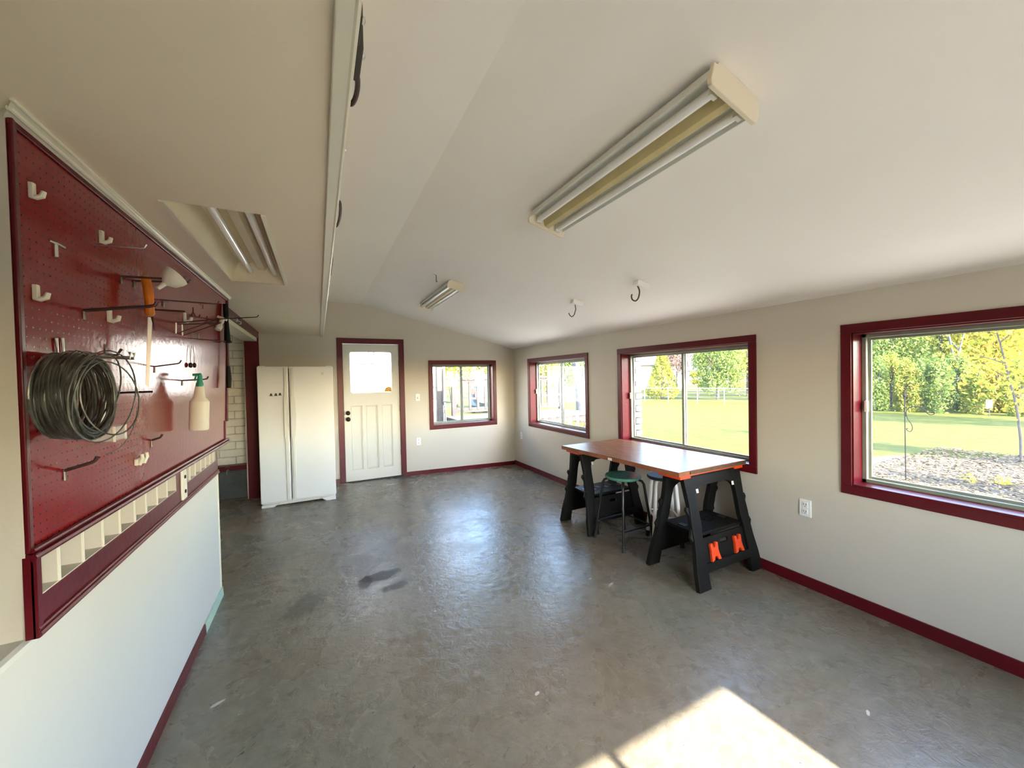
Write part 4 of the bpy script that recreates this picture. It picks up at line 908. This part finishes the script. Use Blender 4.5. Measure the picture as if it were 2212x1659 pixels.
# small fittings: tap on the passage base, cup hooks on the red header
t = thing('wall_tap', (-1.007, D-.13, .40), 'small old wall tap under the red ledge in the passage', 'tap')
MB().tube([(-1.007, D-.13, .445), (-1.007, D-.17, .445), (-1.007, D-.18, .425), (-1.007, D-.18, .400)], .011, 10).build('spout', m_galv, t, smooth=True)
MB().lathe([(.022, 0), (.022, .008), (.006, .010), (.006, .02)], (-1.007, D-.16, .475), (0, 0, 1), 12).build('handle', m_red, t, smooth=True)
for i, (px, py) in enumerate(((503, 687), (511, 694), (543, 727))):
    P0 = onx(px, py, -.636); o = MB().tube([P0-V((.006, 0, 0)), P0+V((.012, 0, 0)), *arc(P0+V((.022, 0, -.012)), (-.3, 0, 1), (1, 0, 0), .012, 0, 3.6, 8)], .003, 6).build('cup_hook', m_plate, smooth=True)
    tag(o, ('white cup hook on the red header first from the pegboard', 'white cup hook on the red header second from the pegboard', 'white cup hook on the red header close to the red jamb')[i], 'hook', 'white cup hooks on the red header')

# outer brick edge seen through the big window beside the table
wr = bpy.data.objects['wall_right']; wloc['wall_right'] = V((0, 0, 0))
z = .74; i = 0
while z < 1.72:
    j = .010 if i % 2 else 0
    MB().box(W+.163, W+.262, 3.150-j, 3.46, z, z+.060).build('brick', m_extbrick, wr, bevel=.003, seg=1); z += .070; i += 1

# ================================================================ OUTDOORS
GZ = -0.10
def gp(px, R, z=GZ):
    d = ray(px, 812.0); k = R/math.hypot(d[0], d[1]); return V((d[0]*k, d[1]*k, z))
struct(MB().add([(-60, -60, GZ), (80, -60, GZ), (80, 80, GZ), (-60, 80, GZ)], [(0, 1, 2, 3)]).build('lawn', m_lawn, keep=True))
far = [onz(x, y, GZ) for x, y in ((1885, 988), (1950, 984), (2040, 992), (2120, 990), (2212, 984))]
poly = [(3.25, 1.6)]+[(p[0], p[1]) for p in far]+[(14, -3), (13, -7), (3.25, -7)]
k = MB(); n_ = len(poly); k.add([(a, b, GZ+.012) for a, b in poly], [tuple(range(n_))]); struct(k.build('mulch_bed', m_mulch, keep=True))
struct(MB().box(3.20, 4.9, -6.0, 7.6, GZ-.05, GZ+.016).build('bounce_paving_side', m_bounce, keep=True))  # unseen pale strip added to bounce sun through the right windows onto the ceiling
struct(MB().box(-6, 3.20, -12, YR-WT, GZ-.05, GZ+.014).build('bounce_paving_rear', m_bounce, keep=True))  # unseen pale slab added behind the rear window to throw sunlight up indoors
struct(MB().box(-4, 4.6, 6.05, 16, GZ-.05, GZ+.008).build('paving', m_pave, keep=True))
rng = np.random.default_rng(11)
def leaf_mesh(name, pts, size, m, parent, flat=False):
    n = len(pts); a = rng.normal(size=(n, 3)); 
    if flat: a = a*np.array([.25, .25, 0])+np.array([0, 0, 1])
    a /= np.linalg.norm(a, axis=1)[:, None]; b = rng.normal(size=(n, 3)); b -= a*(a*b).sum(1)[:, None]; b /= np.linalg.norm(b, axis=1)[:, None]; c = np.cross(a, b)
    s = size*(.6+.8*rng.random(n))[:, None]
    v = np.stack([pts-b*s, pts-c*s*.5, pts+b*s, pts+c*s*.5], 1).reshape(-1, 3)*U
    loc = wloc[parent.name] if parent is not None else V((0, 0, 0))
    me = bpy.data.meshes.new(name); me.from_pydata((v-loc).tolist(), [], np.arange(4*n).reshape(-1, 4).tolist())
    o = bpy.data.objects.new(name, me); col.objects.link(o); me.materials.append(m); wloc[o.name] = loc
    if parent is not None: o.parent = parent
    return o
def gpa(deg, R, z=GZ):
    a_ = YAW+math.radians(deg); return V((R*math.sin(a_), R*math.cos(a_), z))
def crown_pts(c, r, n, clumps=26, cone=False):
    u = rng.normal(size=(clumps, 3)); u /= np.linalg.norm(u, axis=1)[:, None]; cc = u*(.55+.4*rng.random(clumps))[:, None]
    idx = rng.integers(0, clumps, n); p = cc[idx]+rng.normal(size=(n, 3))*.17
    if cone:
        zz = rng.random(n)**1.35; ang = rng.random(n)*2*math.pi; rr = (1-zz)*(.72+.38*rng.random(n))*(1+.18*np.sin(ang*5+zz*17))
        p = np.stack([rr*np.cos(ang), rr*np.sin(ang), zz*2-1], 1)
    nr = np.linalg.norm(p, axis=1); p *= np.minimum(1, 1.15/np.maximum(nr, 1e-6))[:, None]
    return V(c)+p*V(r)
def tree(name, base, h, rad, m, label, cat='tree', leaf=.09, n=2600, trunk=.09, crown0=.25, cone=False, group=None, bark=None):
    t = thing(name, base, label, cat, group); b = V(base)
    rad *= .70; pts = crown_pts(b+zup*h*(crown0+(1-crown0)/2), (rad, rad, h*(1-crown0)/2), n, cone=cone); pts[:, 2] = np.maximum(pts[:, 2], b[2]+.03)
    leaf_mesh('foliage', pts, leaf, m, t)
    k = MB().tube([b-zup*.05, b+V((.05, .03, h*.35)), b+V((-.04, .05, h*.7))], [trunk, trunk*.8, trunk*.3], 8)
    for i in range(4):
        a_ = rng.random()*6.28; s0 = b+zup*h*(.3+.1*i); k.tube([s0, s0+V((math.cos(a_)*rad*.4, math.sin(a_)*rad*.4, h*.16)), s0+V((math.cos(a_)*rad*.7, math.sin(a_)*rad*.7, h*.3))], [trunk*.5, trunk*.3, trunk*.12], 6)
    k.build('trunk', bark or m_bark, t, smooth=True)
    return t
GT = 'trees at the end of the garden'
for dg, R, h, rad, m, lab in (
    (45.3, 24.8, 6.4, 1.70, m_leafd, 'deep green dense tree behind the garden hook at the lawn edge'),
    (51.9, 24.8, 6.6, 1.70, m_leafy, 'golden leafy tree behind the white garden sign'),
    (41.6, 29.2, 7.2, 1.80, m_leafg, 'mid green tree behind the wall between the two big windows'),
    (48.6, 29.2, 7.6, 1.90, m_leafg, 'mid green tree right behind the pale bare branches'),
    (55.4, 29.2, 7.4, 1.80, m_leafy, 'golden tree past the thin young tree'),
    (44.8, 33.8, 8.0, 2.00, m_leafg, 'mid green tree behind the dense one at the garden hook'),
    (51.7, 33.8, 8.0, 2.00, m_leafy, 'golden tree in the row behind the white garden sign'),
    (48.3, 38.6, 9.0, 2.10, m_leafd, 'tall deep green tree far behind the pale bare branches'),
    (54.5, 38.6, 9.0, 2.10, m_leafg, 'tall mid green tree far behind the thin young tree'),
    (44.6, 43.5, 9.8, 2.30, m_leafd, 'tall deep green tree far back beyond the garden hook'),
    (51.2, 43.5, 9.8, 2.30, m_leafg, 'tall mid green tree far back beyond the white sign'),
    (47.9, 49.0, 10.6, 2.50, m_leafg, 'tallest mid green tree at the very back behind the bare branches'),
    (54.0, 49.0, 10.6, 2.50, m_leafy, 'tallest golden tree at the very back past the young tree')):
    tree('garden_tree', gpa(dg, R), h, rad, m, lab, leaf=.065*R/25, n=9500, crown0=.02, group=GT)
HD = 'shrubs along the lawn edge'
for dg, R, h, m, lab in ((43.9, 20.6, 2.0, m_leafd, 'dark shrub at the lawn edge beside the window frame'), (46.2, 20.6, 1.9, m_leafg, 'green shrub at the lawn edge behind the garden hook pole'), (48.5, 20.6, 2.0, m_leafd, 'dark shrub at the lawn edge past the garden hook arm'), (50.75, 21.1, 1.8, m_leafg, 'green shrub at the lawn edge before the white sign'), (53.3, 20.6, 1.8, m_leafg, 'green shrub at the lawn edge behind the young tree'),
    (45.05, 21.8, 2.2, m_leafg, 'taller green shrub in the second row by the garden hook'), (47.5, 21.8, 2.2, m_leafd, 'taller dark shrub in the second row past the garden hook'), (49.65, 21.9, 2.1, m_leafd, 'dark shrub at the foot of the pale bare trunk'), (52.1, 21.9, 1.9, m_leafy, 'yellowing shrub right behind the white sign'), (54.5, 21.8, 1.9, m_leafy, 'yellowing shrub past the young tree at the lawn edge')):
    tree('shrub', gpa(dg, R), h, .54, m, lab, 'shrub', leaf=.05, n=3200, trunk=.04, crown0=-.15, group=HD)
# pale bare branches in front of the tree line
b = gp(2062, 22.75); t = thing('bare_tree', b, 'pale bare branching trunk in front of the tree line', 'tree')
def at(px, py, R): d = ray(px, py); k_ = R/math.hypot(d[0], d[1]); return _C+d*k_
tr_ = [((2068, 860), (2066, 800), .06), ((2066, 800), (2058, 760), .05), ((2058, 760), (2048, 716), .04), ((2066, 790), (2074, 750), .04), ((2074, 750), (2084, 712), .03), ((2064, 798), (2092, 798), .03), ((2072, 756), (2040, 722), .025)]
MB().tube([b-zup*.05, at(*tr_[0][1], 22.75)], [.07, .06], 8).build('trunk', m_extbrick, t, smooth=True)
for p, q, r_ in tr_[1:]: MB().tube([at(*p, 22.75), at(*q, 22.75)], [r_, r_*.7], 6).build('branch', m_extbrick, t, smooth=True)
# thin young tree with golden leaves
b = onz(2206, 998, GZ); t = thing('young_tree', b, 'thin young tree with golden leaves on the mulch', 'tree'); Ry = math.hypot(b[0], b[1])
path = [b-zup*.05]+[at(x, y, Ry) for x, y in ((2205, 950), (2200, 905), (2192, 860), (2180, 820), (2172, 785), (2160, 740), (2148, 700), (2130, 640))]
MB().tube(path, [.019, .018, .017, .016, .015, .013, .011, .009, .006], 8).build('trunk', m_bark, t, smooth=True)
for p, q in (((2180, 820), (2130, 790)), ((2172, 785), (2105, 765)), ((2160, 740), (2210, 700)), ((2192, 860), (2215, 830)), ((2150, 705), (2120, 690))): MB().tube([at(*p, Ry), at(*q, Ry)], [.011, .004], 6).build('branch', m_bark, t, smooth=True)
cl = [at(x, y, Ry) for x, y in ((2120, 770), (2095, 765), (2150, 720), (2190, 700), (2205, 720), (2200, 760), (2145, 815), (2185, 800), (2210, 840), (2130, 700), (2165, 690), (2210, 690), (2128, 838), (2200, 660), (2150, 650), (2240, 720), (2250, 780))]
leaf_mesh('foliage', np.concatenate([c_+rng.normal(size=(60, 3))*.20 for c_ in cl]), .042, m_leafy, t)
# shepherd's hook
b = onz(1957, 1041, GZ); t = thing('garden_hook', b, 'thin dark iron garden hook with scrolled arm on the mulch', 'garden hook'); Rh = math.hypot(b[0], b[1])
pt = at(1954, 862, Rh)
MB().tube([b-zup*.1, pt], .0065, 8).build('pole', m_iron, t, smooth=True)
k = MB().ell(pt+zup*.05, (.02, .02, .03), 8, 6); k.tube([pt, pt+zup*.11], [.014, .003], 6); k.build('finial', m_iron, t, smooth=True)
def sm_path(pts, n=5):
    out = []
    for i in range(len(pts)-1):
        p0, p1, p2, p3 = pts[max(0, i-1)], pts[i], pts[i+1], pts[min(len(pts)-1, i+2)]
        for s in range(n): u = s/n; out.append(.5*((2*p1)+(-p0+p2)*u+(2*p0-5*p1+4*p2-p3)*u*u+(-p0+3*p1-3*p2+p3)*u**3))
    return out+[pts[-1]]
MB().tube(sm_path([at(x, y, Rh) for x, y in ((1957.5, 900), (1958, 888), (1966, 880), (1980, 878), (1993, 882), (2004, 893), (2011, 896), (2018, 894), (2018, 890), (2014, 890))]), .006, 6).build('arm', m_iron, t, smooth=True)
MB().tube(sm_path([at(x, y, Rh) for x, y in ((1957, 892), (1961, 905), (1969, 917), (1971, 926), (1967, 932), (1960, 930), (1958, 926), (1962, 926))]), .005, 6).build('scroll', m_iron, t, smooth=True)
b = gp(2137, 20.0); t = thing('garden_sign', b, 'small white board on a stake at the lawn edge', 'sign')
MB().obox(b+zup*.40, (1, -1.3, 0), (1.3, 1, 0), zup, .075, .012, .13).build('board', m_extw, t); MB().box(b[0]-.012, b[0]+.012, b[1]-.012, b[1]+.012, GZ-.05, GZ+.40).build('stake', m_bark, t)
# fallen leaves on the mulch
pl = np.stack([3.6+7.6*rng.random(22000)**.8, -2.5+5.4*rng.random(22000), np.full(22000, GZ+.02)], 1); pl = pl[pl[:, 1] < 1.55+.265*(pl[:, 0]-3.25)]
o = leaf_mesh('leaf_litter', pl, .028, m_litter, None, flat=True); tag(o, 'scattered dry fallen leaves covering the mulch bed', 'leaves'); o['kind'] = 'stuff'
# weeds
for i, (px, py) in enumerate(((2097, 1045), (2172, 1050))):
    b = onz(px, py, GZ); t = leaf_mesh('weed_plant', b+np.abs(rng.normal(size=(40, 3)))*V((.07, .07, .07))-V((.05, .05, 0)), .024, m_leafc, None); tag(t, ('bright green weed growing on the mulch near the garden hook' if i == 0 else 'bright green weed growing on the mulch near the young tree'), 'plant')
# trees standing beyond the house corner, which shade the lawn in bands
for x, y, h, rad, c0, lab in ((17.9, -6.0, 9.2, 2.2, .50, 'tall broad green tree past the house corner'), (10.9, -5.2, 6.6, .75, .52, 'slender green tree standing before the tall broad one'), (8.6, -4.8, 4.4, 1.3, .22, 'low round green tree close to the house corner')):
    tree('side_tree', (x, y, GZ), h, rad, m_leafg, lab, leaf=.12, n=4200, crown0=c0, group='trees past the house corner')

# ---- through the window by the table: cedar, fence, far trees and houses
tree('cedar', gp(1430, 26.3), 3.6, 1.55, m_leafc, 'pointed yellow green cedar behind the wire fence', leaf=.085, n=4200, crown0=.0, cone=True)
tree('broad_tree', gp(1550, 26.0), 4.6, 1.75, m_leafd, 'broad deep green tree hanging over the fence', leaf=.068, n=9500, crown0=.10, group=GT)
tree('broad_tree', gp(1615, 30.0), 6.6, 2.1, m_leafg, 'broad mid green tree at the fence end near the window frame', leaf=.068, n=9500, crown0=.05, group=GT)
tree('broad_tree', gp(1578, 35.5), 7.4, 2.1, m_leafd, 'tall deep green tree behind the two broad ones at the fence', leaf=.08, n=7000, crown0=.05, group=GT)
tree('russet_tree', gp(1462, 36.0), 6.0, 1.8, m_leafr, 'russet leafed tree behind the cedar', leaf=.08, n=7000, crown0=.3, group=GT)
tree('russet_tree', gp(1525, 40.0), 6.4, 2.0, m_leafr, 'russet leafed tree past the window mullion', leaf=.09, n=6500, crown0=.3, group=GT)
tree('round_bush', gp(1508, 29.0), 1.75, .75, m_leafc, 'round yellow green bush beyond the fence', 'shrub', leaf=.08, n=900, trunk=.04, crown0=.45)
fa, fb = at(1340, 849, 1), None
P_a, P_b = gp(1330, 24.5), gp(1665, 22.0); t = thing('wire_fence', (P_a+P_b)/2, 'galvanised wire fence with a pale top rail across the lawn', 'fence')
FH = .80
MB().tube([P_a+zup*FH, P_b+zup*FH], .024, 8).build('top_rail', m_galv, t, smooth=True)
for px in (1340, 1392, 1443, 1506, 1564, 1618, 1660):
    d = ray(px, 812); A2 = np.array([[d[0], -(P_b-P_a)[0]], [d[1], -(P_b-P_a)[1]]]); s_ = np.linalg.solve(A2, P_a[:2])[1]; q = P_a+(P_b-P_a)*s_
    MB().tube([q-zup*.05, q+zup*(FH+.03)], .026, 8).build('post', m_galv, t, smooth=True)
for zz in (.15, .33, .50, .66): MB().tube([P_a+zup*zz, P_b+zup*zz], .004, 4).build('strand', m_galv, t)
def house(name, px, R, w, dp, h, rh, label, roofm=m_roof, chim=True):
    b = gp(px, R); f = unit(V((b[0], b[1], 0))); s = V((f[1], -f[0], 0)); t = thing(name, b, label, 'house', 'houses beyond the garden')
    MB().obox(b+zup*h/2, s, f, zup, w/2, dp/2, h/2).build('wall', m_extw, t)
    MB().prism([(-dp*.6, h), (dp*.6, h), (0, h+rh)], b-s*w*.55, f, zup, s, w*1.1).build('roof', roofm, t)
    for i in (-1, 1): MB().obox(b-f*dp/2+s*w*.22*i+zup*h*.55, s, f, zup, w*.08, .03, h*.16).build('window', m_grey, t)
    if chim: MB().obox(b+s*w*.42+zup*(h+rh*.7), s, f, zup, .35, .35, rh*.7).build('chimney', m_extw, t)
house('white_house', 1378, 46, 9, 6, 2.6, 1.7, 'white house with a faded red roof and chimney behind the cedar')
house('low_house', 1452, 62, 7, 5, 2.0, 1.0, 'low grey roofed house between cedar and window mullion', m_pave, False)
house('brick_house', 1560, 74, 9, 6, 3.4, 1.6, 'house with a faded red gable behind the broad green tree', m_roof, False)

# ---- patio side: deck, railing, post, house wall, car
RY = 10.0
dk = thing('deck', (4.5, 8.6, GZ), 'weathered timber deck outside the back wall window', 'deck')
for i in range(13):
    y0_ = 8.24+.14*i; MB().box(3.02, 6.75, y0_, y0_+.132, .44, .48).build('plank', m_decking, dk)
MB().box(3.04, 6.73, 8.26, 10.06, .30, .44).build('joists', m_railing, dk)
for x in (3.12, 4.8, 6.6):
    for y in (8.35, 9.9): MB().box(x-.06, x+.06, y-.06, y+.06, GZ-.02, .44).build('deck_post', m_railing, dk)
rl = thing('deck_railing', (5.2, RY, .48), 'brown timber railing with upright balusters along the deck', 'railing')
xa, xb = ony(975, 850, RY)[0], ony(1214, 850, RY)[0]
MB().box(xa, xb, RY-.06, RY+.06, 1.46, 1.53).build('top_rail', m_railing, rl, bevel=.01); MB().box(xa, xb, RY-.02, RY+.02, 1.32, 1.455).build('upper_rail', m_railing, rl)
MB().box(xa, xb, RY-.03, RY+.03, .55, .68).build('lower_rail', m_railing, rl); MB().box(xa, xb, RY-.02, RY+.02, .90, .96).build('middle_rail', m_railing, rl)
for x in (xa+.06, (xa+xb)/2, xb-.06): MB().box(x-.055, x+.055, RY-.055, RY+.055, .47, 1.48).build('post', m_railing, rl)
nb_ = 15
for i in range(1, nb_):
    x = xa+.06+(xb-xa-.12)*i/nb_; MB().box(x-.034, x+.034, RY-.045, RY-.01, .62, 1.40).build('baluster', m_railing, rl)
pA, pB = ony(944.5, 850, 8.4), ony(957.5, 850, 8.4)
o = MB().box(pA[0], pB[0], 8.4, 8.53, GZ-.02, 2.9).build('timber_post', m_decking, bevel=.012); tag(o, 'weathered square timber post standing outside the back window', 'post')
# white clad house wing across the patio
hw = thing('house_wing', (0.5, 9.3, GZ), 'white clad house wing across the patio seen through the door glass', 'house')
xe_ = ony(962, 850, 9.2)[0]
MB().box(-3.5, xe_, 9.2, 12.5, GZ-.02, 3.2).build('wall', m_extw, hw)
for i in range(16): MB().box(-3.5, xe_+.004, 9.185, 9.2, GZ+.2*i, GZ+.2*i+.188).build('cladding_board', m_extw, hw)
MB().box(-3.6, xe_+.3, 8.9, 12.6, 3.2, 3.34).build('roof', m_roof, hw)
wa, wb = ony(934, 850, 9.18)[0], ony(943.5, 850, 9.18)[0]
for z0, z1 in ((1.02, 1.27), (1.32, 1.62)):
    f_ = MB().box(wa-.10, wb+.02, 9.165, 9.19, z0-.02, z1+.02).build('window', m_railing, hw); MB().box(wa-.08, wb, 9.160, 9.166, z0, z1).build('pane', m_grey, f_)
ga_, gb_ = ony(757, 800, 9.18)[0], ony(815, 800, 9.18)[0]; g0, g1 = ony(790, 847, 9.18)[2]-.3, ony(790, 806, 9.18)[2]
f_ = MB().box(ga_-.12, gb_+.06, 9.162, 9.19, g0-.06, g1+.06).build('window', m_extw, hw); MB().box(ga_-.06, gb_, 9.156, 9.163, g0, g1).build('pane', m_lilac, f_)
# overhead wire, gate latch arm
p = ony(800, 785, 8.2)
t = thing('clothes_wire', (0.3, 8.2, GZ)); MB().tube([(-2.5, 8.2, p[2]), (2.2, 8.2, p[2]-.02)], .010, 6).build('wire', m_railing, t)
for x in (-2.5, 2.2): MB().tube([(x, 8.2, GZ-.05), (x, 8.2, p[2]+.05)], .03, 8).build('pole', m_railing, t, smooth=True)
o = t; tag(o, 'straight dark wire stretched across the patio behind the door glass', 'wire')
q = [ony(x, y, 8.36) for x, y in ((958, 868), (974, 869))]
t = thing('latch_arm', q[0], 'dark iron bracket arm beside the timber post', 'bracket')
MB().tube([q[0], q[1]], [.02, .012], 6).build('arm', m_blackm, t); MB().tube([q[0]+zup*.02, ony(957, 795, 8.36)], .012, 6).build('upright', m_blackm, t); MB().tube([q[1], ony(967, 790, 8.36)], .012, 6).build('stay', m_blackm, t); MB().tube([q[0], ony(961, 890, 8.36), V((ony(961, 890, 8.36)[0], 8.36, GZ-.02))], .012, 6).build('foot', m_blackm, t)
# parked car with spare wheel
b = gp(1058, 17.0); f = unit(V((b[0], b[1], 0))); s = V((f[1], -f[0], 0)); t = thing('parked_car', b, 'blue boxy parked car with a spare wheel behind the deck railing', 'car')
MB().obox(b+zup*.75+f*1.6, s, f, zup, .85, 1.7, .42).build('body', m_blue, t, bevel=.08); MB().obox(b+zup*1.45+f*1.6, s, f, zup, .75, 1.3, .34).build('cabin', m_blue, t, bevel=.08)
MB().obox(b+zup*1.48+f*.29, s, f, zup, .60, .02, .22).build('rear_window', m_grey, t)
MB().lathe([(.10, -.1), (.36, -.1), (.38, 0), (.36, .1), (.10, .1)], b+zup*.85-f*.22-s*.30, -f, n=20).build('spare_wheel', m_tire, t, smooth=True)
for i in (-1, 1):
    MB().obox(b+zup*1.02-f*.11+s*.74*i, s, f, zup, .07, .03, .14).build('tail_light', m_tail, t)
    for y_ in (.5, 2.7): MB().lathe([(.08, -.1), (.34, -.1), (.34, .1), (.08, .1)], b+zup*.34+f*y_+s*.78*i, s, n=18).build('wheel', m_tire, t, smooth=True)
for px, R, h, rad, m, lab in ((985, 22, 5.5, 1.5, m_leafc, 'yellow green tree behind the deck railing'), (1040, 27, 6, 1.8, m_leafg, 'mid green tree behind the parked car'), (1110, 32, 7.5, 1.9, m_leafg, 'mid green tree behind the room corner'), (1182, 24, 6, 1.8, m_leafg, 'mid green tree seen over the railing in the corner window'), (1240, 30, 5, 1.8, m_leafd, 'deep green tree behind the forked trunk'), (1295, 35, 7, 1.9, m_leafg, 'mid green tree hidden behind the wall by the corner window')):
    tree('patio_tree', gp(px, R), h, rad, m, lab, leaf=.095, n=4200, crown0=.1, group='trees beyond the patio')
# forked trunk, bench and pot through the corner window
b = gp(1262, 13.5); t = thing('forked_tree', b, 'pale forked tree trunk on the lawn beyond the deck', 'tree')
MB().tube([b-zup*.05, at(1258, 850, 13.5), at(1256, 838, 13.5)], [.30, .24, .22], 10).build('trunk', m_extbrick, t, smooth=True)
MB().tube([at(1256, 840, 13.5), at(1248, 815, 13.5), at(1243, 785, 13.5), at(1238, 740, 13.5)], [.17, .15, .12, .10], 8).build('limb', m_extbrick, t, smooth=True)
MB().tube([at(1258, 842, 13.5), at(1265, 815, 13.5), at(1271, 785, 13.5), at(1276, 740, 13.5)], [.17, .15, .13, .10], 8).build('limb', m_extbrick, t, smooth=True)
leaf_mesh('foliage', crown_pts(at(1258, 690, 13.5), (1.6, 1.6, 1.0), 900), .09, m_leafg, t)
bb = gp(1203, 8.36); t = thing('garden_bench', bb, 'white scrolled iron garden bench outside the corner window', 'bench'); f = unit(V((bb[0], bb[1], 0))); s = V((f[1], -f[0], 0))
for zz, ff in ((.42, -.2), (.42, 0), (.42, .2), (.80, .28)): MB().tube([bb-s*.48+f*ff+zup*zz, bb+s*.48+f*ff+zup*zz], .02, 6).build('rail', m_extw, t, smooth=True)
for i in (-1, 1):
    for ff in (-.22, .25): MB().tube([bb+s*.45*i+f*ff, bb+s*.45*i+f*ff+zup*(.44 if ff < 0 else .82)], .022, 6).build('leg', m_extw, t, smooth=True)
for i in (-2, -1, 0, 1, 2): MB().tube([bb+s*(.18*i+.075*math.cos(a_))+f*.27+zup*(.61+.15*math.sin(a_)) for a_ in [2*math.pi*j/14 for j in range(14)]], .014, 5, closed=True).build('scroll', m_extw, t, smooth=True)
b = gp(1275, 9.0); t = thing('clay_pot', b, 'orange clay flower pot on the lawn beside the bench', 'pot')
MB().lathe([(.10, 0), (.15, .24), (.17, .24), (.17, .30), (.14, .30), (.13, .24)], b, n=18).build('pot', m_terra, t, smooth=True); leaf_mesh('plant', b+zup*.42+rng.normal(size=(90, 3))*V((.09, .09, .07)), .05, m_leafr, t)
